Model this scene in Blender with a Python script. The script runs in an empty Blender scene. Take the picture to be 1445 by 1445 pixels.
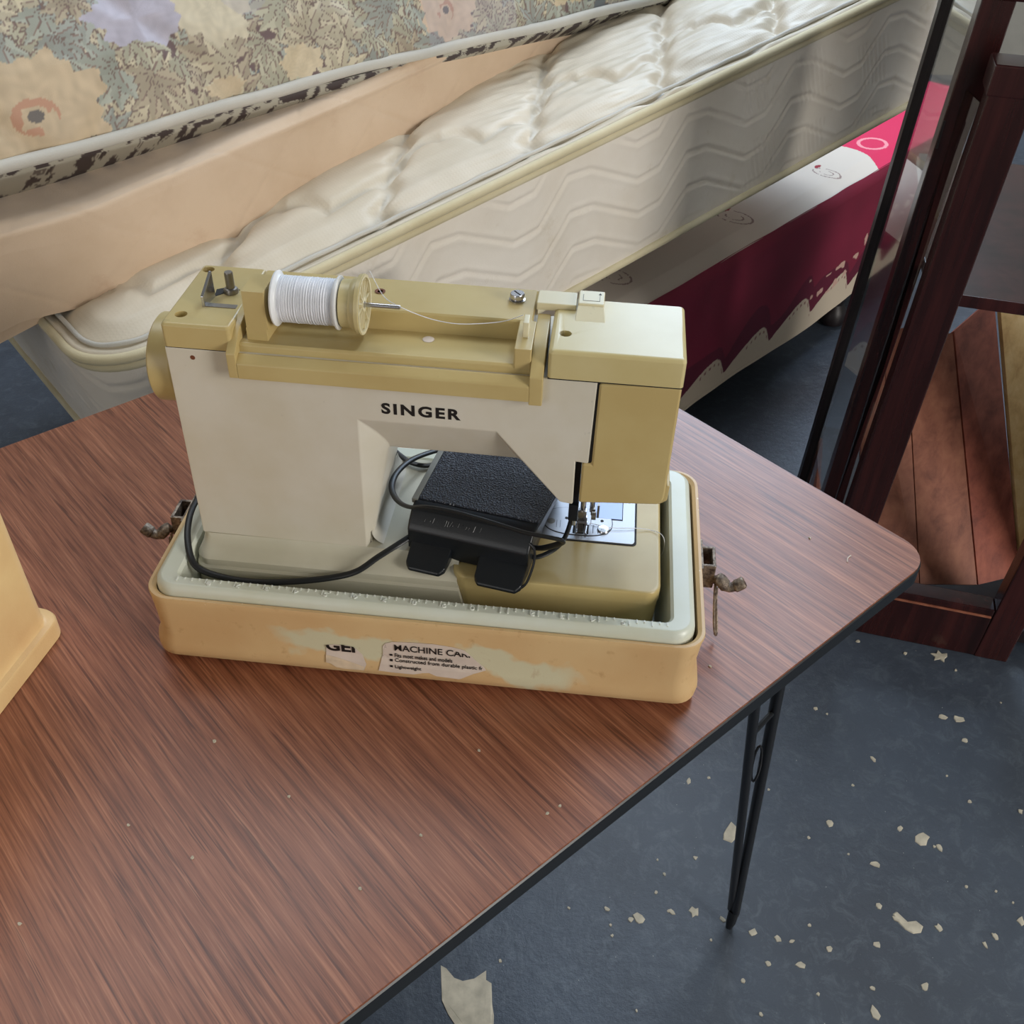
import bpy, bmesh, math, random
import numpy as np
from mathutils import Vector, Matrix
random.seed(7); rng = np.random.default_rng(11)
SC = bpy.context.scene
COL = SC.collection
R = math.radians
# ------------------------------------------------------------ camera
cam = bpy.data.cameras.new('camera'); co = bpy.data.objects.new('camera', cam); COL.objects.link(co)
cam.sensor_width = 36; cam.lens = 1450.34 / 1445 * 36; cam.clip_start = .02
rt, dn, fw = (.99941171, .02179927, .02647696), (.03429632, -.63524159, -.77155161), (0, .77200578, -.63561551)
co.matrix_world = Matrix(((rt[0], -dn[0], -fw[0], 0), (rt[1], -dn[1], -fw[1], 0), (rt[2], -dn[2], -fw[2], 1.41), (0, 0, 0, 1)))
SC.camera = co
# ------------------------------------------------------------ world, lights, exposure
w = bpy.data.worlds.new('world'); SC.world = w; w.use_nodes = True
bg = w.node_tree.nodes['Background']; bg.inputs[0].default_value = (.75, .85, 1, 1); bg.inputs[1].default_value = .6
SC.view_settings.view_transform = 'Standard'; SC.view_settings.look = 'None'
SC.view_settings.gamma = 1; SC.view_settings.exposure = 0; SC.view_settings.use_curve_mapping = False
def area(name, loc, target, sx, sy, power, color):
    l = bpy.data.lights.new(name, 'AREA'); l.shape = 'RECTANGLE'; l.size = sx; l.size_y = sy; l.energy = power; l.color = color
    o = bpy.data.objects.new(name, l); COL.objects.link(o); o.location = loc
    o.rotation_euler = (Vector(target) - Vector(loc)).to_track_quat('-Z', 'Y').to_euler()
    return o
area('daylight_back_window', (1.15, 4.85, 3.15), (.4, .6, 0.6), 1.5, 1.7, 78, (.60, .78, 1))
area('front_left_fill', (-2.2, -2.3, 1.75), (0, 1.2, .8), 1.8, 2.3, 20, (1, .95, .88))  # fill lamp at an assumed doorway behind the camera
area('right_fill', (3.2, -1.15, 1.75), (-.1, 1.3, .75), 1.5, 1.7, 132, (1, .96, .90))  # fill lamp standing in for an unseen opening on the right
area('daylight_roof_sheet', (1.55, 3.40, 4.5), (1.55, 3.40, 0), .80, 2.2, 84, (.76, .87, 1))
area('daylight_roof_sheet', (-1.1, 2.5, 4.5), (-1.0, 2.6, 0), 1.1, 2.6, 52, (.90, .95, 1))
# ------------------------------------------------------------ materials
def lin(c): return tuple(((v/255)/12.92 if v/255 <= .04045 else ((v/255+.055)/1.055)**2.4) for v in c) + (1,)
class NT:
    def __init__(s, name):
        s.m = bpy.data.materials.new(name); s.m.use_nodes = True; s.t = s.m.node_tree; s.n = s.t.nodes
        s.b = s.n['Principled BSDF']
    def add(s, typ, **kw):
        n = s.n.new(typ)
        for k, v in kw.items(): setattr(n, k, v)
        return n
    def ln(s, a, b): s.t.links.new(a, b)
    def coord(s, scale=(1, 1, 1), rot=(0, 0, 0)):
        c = s.add('ShaderNodeTexCoord'); mp = s.add('ShaderNodeMapping'); s.ln(c.outputs['Object'], mp.inputs[0])
        mp.inputs['Scale'].default_value = scale; mp.inputs['Rotation'].default_value = rot
        return mp.outputs[0]
    def noise(s, vec, scale, detail=4, rough=.55, dist=0):
        n = s.add('ShaderNodeTexNoise'); s.ln(vec, n.inputs['Vector'])
        n.inputs['Scale'].default_value = scale; n.inputs['Detail'].default_value = detail
        n.inputs['Roughness'].default_value = rough; n.inputs['Distortion'].default_value = dist
        return n.outputs['Fac']
    def ramp(s, fac, stops):
        r = s.add('ShaderNodeValToRGB'); s.ln(fac, r.inputs[0]); e = r.color_ramp.elements
        while len(e) < len(stops): e.new(.5)
        for i, (p, c) in enumerate(stops): e[i].position = p; e[i].color = c if len(c) == 4 else lin(c)
        return r.outputs[0]
    def mix(s, fac, a, b, mode='MIX'):
        m = s.add('ShaderNodeMix', data_type='RGBA', blend_type=mode)
        for sock, v in ((m.inputs[0], fac), (m.inputs[6], a), (m.inputs[7], b)):
            if hasattr(v, 'links'): s.ln(v, sock)
            else: sock.default_value = v
        return m.outputs[2]
    def bump(s, h, strength, dist=.001):
        b = s.add('ShaderNodeBump'); b.inputs['Strength'].default_value = strength; b.inputs['Distance'].default_value = dist
        s.ln(h, b.inputs['Height']); s.ln(b.outputs[0], s.b.inputs['Normal'])
    def out(s, col=None, rough=None, metal=None, spec=None):
        if col is not None:
            if hasattr(col, 'links'): s.ln(col, s.b.inputs['Base Color'])
            else: s.b.inputs['Base Color'].default_value = col
        if rough is not None:
            if hasattr(rough, 'links'): s.ln(rough, s.b.inputs['Roughness'])
            else: s.b.inputs['Roughness'].default_value = rough
        if metal is not None: s.b.inputs['Metallic'].default_value = metal
        if spec is not None: s.b.inputs['Specular IOR Level'].default_value = spec
        return s.m
def plastic(name, c, c2=None, rough=.35, spots=True, bump=.05):
    t = NT(name); v = t.coord()
    c2 = c2 or tuple(x*.9 for x in c)
    a = t.ramp(t.noise(v, 14, 5), [(.35, c2), (.62, c)])
    if spots:
        sp = t.ramp(t.noise(v, 60, 3, .6), [(.72, (0, 0, 0, 1)), (.80, (1, 1, 1, 1))])
        a = t.mix(sp, a, lin(tuple(x*.78 for x in c)))
    t.bump(t.noise(v, 900, 2), bump, .0003)
    return t.out(a, rough)
M = {}
M['yellow'] = plastic('yellow_plastic', (196, 177, 124), (188, 166, 112), .33)
M['yellow_gloss'] = plastic('glossy_yellow_plastic', (204, 190, 142), (198, 182, 130), .30)
M['cream'] = plastic('cream_plastic', (218, 210, 178), (212, 202, 168), .35)
M['white'] = plastic('aged_white_plastic', (212, 207, 194), (205, 198, 180), .38)
M['base_grey'] = plastic('greyed_white_base_plastic', (200, 196, 178), (190, 186, 166), .42)
M['tick'] = plastic('raised_pale_marks', (232, 236, 228), None, .4, False)
M['mint'] = plastic('pale_mint_plastic', (210, 215, 203), (205, 208, 190), .33)
M['black_plastic'] = plastic('black_plastic', (17, 22, 28), (14, 18, 24), .36, False, .3)
M['cord'] = plastic('black_rubber', (24, 27, 30), (20, 22, 25), .42, False)
M['dark_gap'] = plastic('dark_recess', (22, 20, 18), None, .7, False)
M['spoolwhite'] = plastic('white_spool_plastic', (236, 238, 240), None, .35, False)
M['cap_tan'] = plastic('tan_spool_cap_plastic', (205, 190, 140), None, .35, False)
def metal(name, c, rough, nz=None):
    t = NT(name); v = t.coord(); col = lin(c)
    if nz: col = t.ramp(t.noise(v, nz[1], 6, .7), [(.4, c), (.6, nz[0])]); t.bump(t.noise(v, 500, 4), .6, .0006)
    else: t.bump(t.noise(v, 700, 2), .05, .0002)
    return t.out(col, rough, 1)
M['steel'] = metal('bright_steel', (200, 200, 205), .22)
M['plate'] = metal('brushed_needle_plate_steel', (176, 178, 184), .5)
M['slide'] = metal('blued_slide_plate_steel', (150, 160, 188), .5)
M['dull_steel'] = metal('dull_steel', (150, 145, 138), .4)
t = NT('corroded_latch_metal'); v = t.coord()
t.bump(t.noise(v, 420, 4), .7, .001)
M['latch'] = t.out(t.ramp(t.noise(v, 160, 5, .7), [(.38, (74, 62, 56)), (.6, (150, 136, 120)), (.72, (196, 186, 172))]), .5, .45)
# tan case shell with faded patches
t = NT('aged_tan_case_plastic'); v = t.coord()
base = t.ramp(t.noise(v, 9, 4), [(.35, (204, 168, 120)), (.65, (214, 184, 136))])
sx = t.add('ShaderNodeSeparateXYZ'); t.ln(v, sx.inputs[0])
def mth(op, a, b=None):
    n = t.add('ShaderNodeMath', operation=op)
    for i, q in enumerate((a, b)):
        if q is None: continue
        if hasattr(q, 'links'): t.ln(q, n.inputs[i])
        else: n.inputs[i].default_value = q
    return n.outputs[0]
nz = mth('MULTIPLY', mth('SUBTRACT', t.noise(v, 26, 3), .5), .055)
def blob(cx, cz, rx, rz, tilt=0):
    dx = mth('SUBTRACT', sx.outputs[0], cx); dz = mth('SUBTRACT', mth('ADD', sx.outputs[2], nz), cz)
    dz = mth('SUBTRACT', dz, mth('MULTIPLY', dx, tilt))
    a = mth('DIVIDE', dx, rx); b = mth('DIVIDE', dz, rz)
    d = mth('ADD', mth('MULTIPLY', a, a), mth('MULTIPLY', b, b))
    n = t.add('ShaderNodeMapRange'); n.inputs[1].default_value = 1.15; n.inputs[2].default_value = .55; t.ln(d, n.inputs[0]); return n.outputs[0]
fade = mth('MAXIMUM', mth('MAXIMUM', blob(.175, .039, .065, .016, -.12), blob(.30, .034, .075, .017, -.14)), 0)
geo = t.add('ShaderNodeNewGeometry'); 
col = t.mix(mth('MULTIPLY', fade, .8), base, lin((206, 208, 180)))
low = t.add('ShaderNodeMapRange'); low.inputs[1].default_value = .012; low.inputs[2].default_value = .004; t.ln(sx.outputs[2], low.inputs[0])
stain = t.ramp(t.noise(v, 70, 4, .65), [(.60, (0, 0, 0, 1)), (.72, (1, 1, 1, 1))])
col = t.mix(mth('MULTIPLY', stain, .35), col, lin((158, 112, 66)))
chip = t.ramp(t.noise(v, 150, 3, .6), [(.70, (0, 0, 0, 1)), (.74, (1, 1, 1, 1))])
edge = t.add('ShaderNodeMapRange'); edge.inputs[1].default_value = .070; edge.inputs[2].default_value = .0755; t.ln(sx.outputs[2], edge.inputs[0])
col = t.mix(mth('MULTIPLY', chip, mth('MAXIMUM', edge.outputs[0], low.outputs[0])), col, lin((244, 236, 214)))
t.bump(t.noise(v, 500, 3), .15, .0005)
M['case'] = t.out(col, .42)
t = NT('tan_lid_plastic'); v = t.coord()
t.bump(t.noise(v, 420, 3), .25, .0006)
M['lid'] = t.out(t.ramp(t.noise(v, 7, 4), [(.35, (214, 176, 124)), (.65, (232, 202, 146))]), .42)
# table laminate (grain runs along local y of the table)
t = NT('wood_grain_laminate'); v = t.coord((1, .024, 1)); v2 = t.coord((1, .010, 1)); v3 = t.coord()
a = t.ramp(t.noise(v, 520, 4, .62, .10), [(.36, (90, 48, 32)), (.46, (128, 76, 54)), (.56, (150, 94, 68)), (.68, (184, 126, 96))])
b = t.ramp(t.noise(v2, 130, 4, .6), [(.38, (106, 58, 40)), (.5, (136, 82, 58)), (.64, (162, 104, 76))])
c = t.mix(.42, a, b)
dk = t.ramp(t.noise(v, 300, 3, .65, .2), [(.59, (0, 0, 0, 1)), (.64, (1, 1, 1, 1))])
ff = t.add('ShaderNodeMath', operation='MULTIPLY'); t.ln(dk, ff.inputs[0]); ff.inputs[1].default_value = .62
c = t.mix(ff.outputs[0], c, lin((66, 28, 16)))
t.bump(t.noise(v, 420, 3), .10, .0004)
rg = t.add('ShaderNodeMapRange'); t.ln(t.noise(v3, 8, 4), rg.inputs[0]); rg.inputs[3].default_value = .31; rg.inputs[4].default_value = .41
M['laminate'] = t.out(c, rg.outputs[0], 0, .5)
# floor
t = NT('worn_navy_painted_concrete'); v = t.coord()
a = t.ramp(t.noise(v, 2.2, 6, .6), [(.34, (54, 60, 70)), (.6, (68, 77, 90)), (.75, (76, 85, 96))])
sc = t.ramp(t.noise(v, 30, 8, .8, .8), [(.50, (0, 0, 0, 1)), (.70, (1, 1, 1, 1))])
ff = t.add('ShaderNodeMath', operation='MULTIPLY'); t.ln(sc, ff.inputs[0]); ff.inputs[1].default_value = .5
a = t.mix(ff.outputs[0], a, lin((104, 114, 124)))
sp = t.ramp(t.noise(v, 240, 2, .5), [(.76, (0, 0, 0, 1)), (.79, (1, 1, 1, 1))])
a = t.mix(sp, a, lin((190, 190, 180)))
t.bump(t.noise(v, 60, 7, .7), .45, .004)
M['floor'] = t.out(a, .36, 0, .6)
def plain(name, c, rough=.85, nscale=6, var=.93, bump=0, bs=200):
    t = NT(name); v = t.coord()
    if bump: t.bump(t.noise(v, bs, 4), bump, .001)
    return t.out(t.ramp(t.noise(v, nscale, 4), [(.35, tuple(x*var for x in c)), (.65, c)]), rough)
M['wall'] = plain('painted_block_wall', (176, 170, 158)); M['ceiling'] = plain('ceiling_board', (190, 188, 180))
M['flake'] = plain('off_white_paint_flake', (206, 198, 178), .8, 40, .85)
M['window_frame'] = plain('grey_window_frame', (120, 122, 124), .5)
# fabrics
def fabric(name, c, c2, weave=900, bump=.4, rough=.85, sheen=.2, stain=None):
    t = NT(name); v = t.coord()
    a = t.ramp(t.noise(v, 5, 5, .6), [(.36, c2), (.62, c)])
    if stain:
        s_ = t.ramp(t.noise(v, 11, 5, .7), [(.60, (0, 0, 0, 1)), (.74, (1, 1, 1, 1))])
        f = t.add('ShaderNodeMath', operation='MULTIPLY'); t.ln(s_, f.inputs[0]); f.inputs[1].default_value = .45
        a = t.mix(f.outputs[0], a, lin(stain))
    t.bump(t.noise(v, weave, 2), bump, .0008)
    m = t.out(a, rough); t.b.inputs['Sheen Weight'].default_value = sheen
    return m
M['mattress'] = fabric('ivory_mattress_ticking', (238, 231, 220), (230, 221, 207), 500, .35, .62, .1, (196, 180, 150))
t = NT('ivory_quilted_damask'); v = t.coord()
wv = t.add('ShaderNodeTexWave', wave_type='BANDS', bands_direction='X'); t.ln(v, wv.inputs[0]); wv.inputs['Scale'].default_value = 55
wv2 = t.add('ShaderNodeTexWave', wave_type='BANDS', bands_direction='Y'); t.ln(v, wv2.inputs[0]); wv2.inputs['Scale'].default_value = 55
mx = t.add('ShaderNodeMath', operation='MAXIMUM'); t.ln(wv.outputs['Fac'], mx.inputs[0]); t.ln(wv2.outputs['Fac'], mx.inputs[1])
t.bump(mx.outputs[0], .16, .0008)
M['quilt'] = t.out(t.ramp(t.noise(v, 6, 4), [(.35, (206, 195, 174)), (.65, (220, 210, 192))]), .5)
M['piping'] = fabric('cream_piping_cord', (222, 212, 180), (206, 194, 158), 700, .5, .8)
M['grey_piping'] = fabric('pale_grey_piping_cord', (206, 203, 194), (192, 190, 182), 600, .5, .6)
M['beige'] = fabric('beige_velour', (218, 194, 168), (206, 180, 152), 650, .4, .9, .4, (196, 162, 134))
def attr_fabric(name, rough=.8, bump=.35):
    t = NT(name); v = t.coord(); a = t.add('ShaderNodeAttribute'); a.attribute_name = 'print'
    t.bump(t.noise(v, 600, 3), bump, .0008)
    return t.out(a.outputs['Color'], rough)
M['print'] = attr_fabric('printed_fabric'); M['print_satin'] = attr_fabric('printed_satin_ticking', .55)
# dark wood
def wood(name, cs, rough, sc=(1, 1, .05), n=40, spec=.5):
    t = NT(name); v = t.coord(sc)
    t.bump(t.noise(v, n*4, 3), .08, .0005)
    return t.out(t.ramp(t.noise(v, n, 5, .65, .3), [(.3, cs[0]), (.5, cs[1]), (.7, cs[2])]), rough, 0, spec)
M['mahogany'] = wood('dark_mahogany_varnish', ((30, 13, 14), (50, 22, 22), (66, 30, 28)), .24)
M['darkbar'] = wood('near_black_stained_wood', ((20, 14, 16), (28, 20, 22), (38, 28, 28)), .45)
M['cedar'] = wood('orange_cedar_board', ((116, 66, 50), (148, 90, 68), (168, 108, 82)), .5, (1, .07, 1), 30)
M['cedar2'] = wood('reddish_cedar_board', ((116, 58, 46), (150, 80, 62), (176, 98, 76)), .5, (1, .07, 1), 30)
M['pine'] = wood('pale_pine_board', ((196, 150, 92), (220, 178, 116), (232, 196, 140)), .5, (1, .07, 1), 30)
t = NT('cabinet_glass'); t.b.inputs['Transmission Weight'].default_value = 1
M['glass'] = t.out((.93, .95, .94, 1), .02); t.b.inputs['IOR'].default_value = 1.45
M['blackband'] = plain('black_vinyl_edge', (22, 26, 30), .38)
M['blackmetal'] = plain('black_enamelled_steel', (24, 26, 30), .35)
M['ink'] = plain('black_ink', (22, 20, 20), .5)
M['paper'] = plain('torn_paper_label', (216, 202, 190), .6, 50, .95)
M['paper2'] = plain('torn_paper_backing', (226, 206, 178), .8, 60, .9)
M['thread'] = plain('white_thread', (232, 234, 240), .7, 50)
M['rust'] = plain('rusty_brown', (120, 66, 36), .7, 80, .7)
# ------------------------------------------------------------ mesh helpers
def wn(o):
    md = o.modifiers.new('normals', 'WEIGHTED_NORMAL'); md.keep_sharp = True; md.weight = 80
class MB:
    def __init__(s): s.v = []; s.f = []; s.sm = []
    def add(s, vs, fs, smooth=False, mat=None):
        o = len(s.v)
        for p in vs:
            p = Vector(p)
            s.v.append(tuple(mat @ p if mat is not None else p))
        s.f += [tuple(i+o for i in f) for f in fs]; s.sm += [smooth]*len(fs)
        return s
    def box(s, x0, x1, y0, y1, z0, z1, mat=None):
        vs = [(x0, y0, z0), (x1, y0, z0), (x1, y1, z0), (x0, y1, z0), (x0, y0, z1), (x1, y0, z1), (x1, y1, z1), (x0, y1, z1)]
        return s.add(vs, [(3, 2, 1, 0), (4, 5, 6, 7), (0, 1, 5, 4), (1, 2, 6, 5), (2, 3, 7, 6), (3, 0, 4, 7)], mat=mat)
    def loft(s, rings, cap=(True, True), smooth=False, closed=True, mat=None):
        n = len(rings[0]); vs = [p for r in rings for p in r]; fs = []
        for i in range(len(rings)-1):
            for j in range(n if closed else n-1):
                k = (j+1) % n
                fs.append((i*n+j, i*n+k, (i+1)*n+k, (i+1)*n+j))
        if cap[0]: fs.append(tuple(range(n))[::-1])
        if cap[1]: fs.append(tuple((len(rings)-1)*n+j for j in range(n)))
        return s.add(vs, fs, smooth, mat)
    def prism_y(s, poly, y0, y1, mat=None):       # poly in XZ, counterclockwise seen from -y
        return s.loft([[(x, y0, z) for x, z in poly], [(x, y1, z) for x, z in poly]], mat=mat)
    def prism_z(s, poly, z0, z1, mat=None):
        return s.loft([[(x, y, z0) for x, y in poly], [(x, y, z1) for x, y in poly]], mat=mat)
    def tube(s, pts, r, n=8, flat=1, caps=True, mat=None):
        pts = [Vector(p) for p in pts]; rings = []; up = Vector((0, 0, 1))
        rs = r if hasattr(r, '__len__') else [r]*len(pts)
        prev = None
        for i, p in enumerate(pts):
            d = (pts[min(i+1, len(pts)-1)] - pts[max(i-1, 0)]).normalized()
            if prev is None:
                a = d.cross(up)
                if a.length < .1: a = d.cross(Vector((1, 0, 0)))
            else: a = prev - d*prev.dot(d)
            a.normalize(); prev = a; b = d.cross(a)
            rings.append([tuple(p + a*math.cos(2*math.pi*k/n)*rs[i] + b*math.sin(2*math.pi*k/n)*rs[i]*flat) for k in range(n)])
        return s.loft(rings, (caps, caps), True, mat=mat)
    def lathe(s, prof, n=32, mat=None, cap=(False, False), smooth=True):     # prof: (radius, height) about z
        rings = [[(r*math.cos(2*math.pi*k/n), r*math.sin(2*math.pi*k/n), h) for k in range(n)] for r, h in prof]
        return s.loft(rings, cap, smooth, mat=mat)
    def build(s, name, mat, parent=None, bevel=0, seg=2, angle=35, auto=True):
        me = bpy.data.meshes.new(name); me.from_pydata(s.v, [], s.f)
        bm = bmesh.new(); bm.from_mesh(me)
        for f, q in zip(bm.faces, s.sm): f.smooth = q
        bmesh.ops.recalc_face_normals(bm, faces=bm.faces)
        if bevel:
            es = [e for e in bm.edges if len(e.link_faces) == 2 and e.calc_face_angle(0) > R(angle)]
            bmesh.ops.bevel(bm, geom=es, offset=bevel, segments=seg, affect='EDGES', profile=.5, clamp_overlap=True)
            for f in bm.faces: f.smooth = True
        bm.to_mesh(me); bm.free()
        if bevel or any(s.sm):
            try: me.set_sharp_from_angle(angle=R(38))
            except Exception: pass
        me.materials.append(mat)
        o = bpy.data.objects.new(name, me); COL.objects.link(o)
        if bevel or any(s.sm): wn(o)
        if parent: o.parent = parent
        return o
def thing(name, label, cat, loc=(0, 0, 0), rotz=0, group=None, mat=None):
    o = bpy.data.objects.new(name, None); COL.objects.link(o); o.empty_display_size = .05
    if mat is not None: o.matrix_world = mat
    else: o.location = loc; o.rotation_euler = (0, 0, rotz)
    o['label'] = label; o['category'] = cat
    if group: o['group'] = group
    return o
def tag(o, label, cat, group=None):
    o['label'] = label; o['category'] = cat
    if group: o['group'] = group
    return o
def place(o, mat): o.matrix_world = mat; return o
def struct(o): o['kind'] = 'structure'; return o
def rring(x0, x1, y0, y1, r, z, n=5):
    r = max(r, 1e-5); pts = []
    for cx, cy, a0 in ((x1-r, y0+r, -90), (x1-r, y1-r, 0), (x0+r, y1-r, 90), (x0+r, y0+r, 180)):
        for k in range(n+1):
            a = R(a0+90*k/n); pts.append((cx+r*math.cos(a), cy+r*math.sin(a), z))
    return pts
def smoothpath(P, n=8):
    P = [Vector(p) for p in P]; out = []
    for i in range(len(P)-1):
        a, b, c, d = P[max(i-1, 0)], P[i], P[i+1], P[min(i+2, len(P)-1)]
        for k in range(n):
            u = k/n
            out.append(.5*((2*b)+(-a+c)*u+(2*a-5*b+4*c-d)*u*u+(-a+3*b-3*c+d)*u**3))
    out.append(P[-1]); return out
def rotx(deg): return Matrix.Rotation(R(deg), 4, 'X')
def roty(deg): return Matrix.Rotation(R(deg), 4, 'Y')
def rotz(deg): return Matrix.Rotation(R(deg), 4, 'Z')
def tr(x, y, z): return Matrix.Translation((x, y, z))
def text_obj(name, s, x0, x1, z0, z1, y, parent, mat, bold=0, depth=.0002, spacing=1, clip=None, slope=0, top=False, rot180=False, shear=0):
    cu = bpy.data.curves.new('t', 'FONT'); cu.body = s; cu.size = 1; cu.extrude = .01; cu.offset = bold; cu.space_character = spacing; cu.resolution_u = 4
    to = bpy.data.objects.new('t', cu); COL.objects.link(to); bpy.context.view_layer.update()
    dg = bpy.context.evaluated_depsgraph_get(); me = bpy.data.meshes.new_from_object(to.evaluated_get(dg))
    bpy.data.objects.remove(to)
    n = len(me.vertices); a = np.zeros(n*3); me.vertices.foreach_get('co', a); a = a.reshape(-1, 3)
    lo, hi = a.min(0), a.max(0); q = (a-lo)/(hi-lo)
    if rot180: q[:, 0] = 1-q[:, 0]; q[:, 1] = 1-q[:, 1]
    X = x0+(x1-x0)*q[:, 0]; Z = z0+(z1-z0)*q[:, 1]+slope*(X-x0); Y = y+depth*(.5-q[:, 2])
    if top: out = np.stack([X, Z, y+depth*(q[:, 2]-.5)], 1)
    else: out = np.stack([X, Y, Z], 1)
    me.vertices.foreach_set('co', out.ravel().astype(np.float32))
    if clip:
        bm = bmesh.new(); bm.from_mesh(me); bmesh.ops.triangulate(bm, faces=bm.faces[:])
        for (px, pz), (nx, nz_) in clip:
            bmesh.ops.bisect_plane(bm, geom=bm.verts[:]+bm.edges[:]+bm.faces[:], plane_co=(px, 0, pz), plane_no=(nx, 0, nz_), clear_outer=True)
        bm.to_mesh(me); bm.free()
    me.materials.clear(); me.materials.append(mat); me.name = name
    o = bpy.data.objects.new(name, me); COL.objects.link(o); o.parent = parent
    return o
def grid_mesh(name, P, mat, parent=None, colors=None, closed_u=False, smooth=True):
    nu, nv = P.shape[:2]
    me = bpy.data.meshes.new(name); V = P.reshape(-1, 3)
    I = np.arange(nu*nv).reshape(nu, nv)
    if closed_u: I = np.vstack([I, I[:1]])
    q = np.stack([I[:-1, :-1], I[1:, :-1], I[1:, 1:], I[:-1, 1:]], -1).reshape(-1, 4)
    me.vertices.add(len(V)); me.vertices.foreach_set('co', V.ravel().astype(np.float32))
    me.loops.add(q.size); me.loops.foreach_set('vertex_index', q.ravel().astype(np.int32))
    me.polygons.add(len(q)); me.polygons.foreach_set('loop_start', (np.arange(len(q))*4).astype(np.int32))
    me.update(calc_edges=True); me.validate()
    me.polygons.foreach_set('use_smooth', [smooth]*len(me.polygons))
    if colors is not None:
        ca = me.color_attributes.new('print', 'FLOAT_COLOR', 'POINT')
        C4 = np.ones((len(V), 4)); C4[:, :3] = colors.reshape(-1, 3); ca.data.foreach_set('color', C4.ravel().astype(np.float32))
    me.materials.append(mat)
    o = bpy.data.objects.new(name, me); COL.objects.link(o)
    if parent: o.parent = parent
    return o
def vnoise(x, y, s, seed=0):
    x = x*s+seed*17.3; y = y*s+seed*9.1; xi = np.floor(x); yi = np.floor(y); fx = x-xi; fy = y-yi
    fx = fx*fx*(3-2*fx); fy = fy*fy*(3-2*fy)
    def h(a, b): q = np.sin(a*127.1+b*311.7+seed*74.7)*43758.5453; return q-np.floor(q)
    return (h(xi, yi)*(1-fx)+h(xi+1, yi)*fx)*(1-fy)+(h(xi, yi+1)*(1-fx)+h(xi+1, yi+1)*fx)*fy
def L3(c): return np.array(lin(c)[:3])
# ------------------------------------------------------------ room
X0, X1, Y0, Y1, ZC = -3.6, 3.4, -2.6, 5.0, 4.6
struct(MB().box(X0, X1, Y0, Y1, -.1, 0).build('floor', M['floor']))
struct(MB().box(X0, X1, Y0, Y1, ZC, ZC+.1).build('ceiling', M['ceiling']))
struct(MB().box(X0-.15, X0, Y0, Y1, 0, ZC).build('wall_left', M['wall']))
struct(MB().box(X1, X1+.15, Y0, Y1, 0, ZC).build('wall_right', M['wall']))
WX0, WX1, WZ0, WZ1 = .35, 1.95, 2.25, 4.05
struct(MB().box(X0, WX0, Y1, Y1+.15, 0, ZC).box(WX1, X1, Y1, Y1+.15, 0, ZC).box(WX0, WX1, Y1, Y1+.15, 0, WZ0).box(WX0, WX1, Y1, Y1+.15, WZ1, ZC).build('wall_back', M['wall']))
struct(MB().box(X0, -3.1, Y0-.15, Y0, 0, ZC).box(-1.3, X1, Y0-.15, Y0, 0, ZC).box(-3.1, -1.3, Y0-.15, Y0, 2.9, ZC).build('wall_front', M['wall']))
wf = MB()
for a, b in ((WX0, WX0+.05), (WX1-.05, WX1), ((WX0+WX1)/2-.02, (WX0+WX1)/2+.02)): wf.box(a, b, Y1+.05, Y1+.10, WZ0, WZ1)
for a, b in ((WZ0, WZ0+.05), (WZ1-.05, WZ1)): wf.box(WX0, WX1, Y1+.05, Y1+.10, a, b)
struct(wf.build('window_1', M['window_frame']))
w2 = MB()  # frame added around the right fill lamp; the wall behind is solid
for a, b in ((-1.9, -1.83), (-.27, -.20)): w2.box(X1-.05, X1, a, b, .8, 2.7)
for a, b in ((.8, .87), (2.63, 2.70)): w2.box(X1-.05, X1, -1.9, -.2, a, b)
struct(w2.build('fill_lamp_frame', M['window_frame']))
# ------------------------------------------------------------ table
TA, TB = R(222.3), R(132.2)
TH = .73
Tx = Vector((math.cos(TA), math.sin(TA), 0)); Ty = Vector((math.cos(TB), math.sin(TB), 0))
Tm = Matrix(((Tx.x, Ty.x, 0, .4245), (Tx.y, Ty.y, 0, .779), (0, 0, 1, 0), (0, 0, 0, 1)))   # x along the length, y across
TL, TW = 1.22, .760
table = thing('folding_table', 'wood grain laminate folding table with black edge standing under the sewing machine', 'table', mat=Tm @ tr(TL/2, TW/2, 0))
Tc = (Tm @ tr(TL/2, TW/2, 0)); toT = tr(-TL/2, -TW/2, 0)
MB().loft([[(p[0], p[1], p[2]) for p in rring(0, TL, 0, TW, .034, z, 8)] for z in (TH-.003, TH)], mat=toT).build('tabletop', M['laminate'], table)
MB().loft([rring(-.0012+i, TL+.0012-i, -.0012+i, TW+.0012-i, .034, z, 8) for i, z in ((.003, TH-.024), (.0, TH-.021), (0, TH-.004), (.0012, TH-.0028))], mat=toT).build('edge_band', M['blackband'], table, angle=60)
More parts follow.
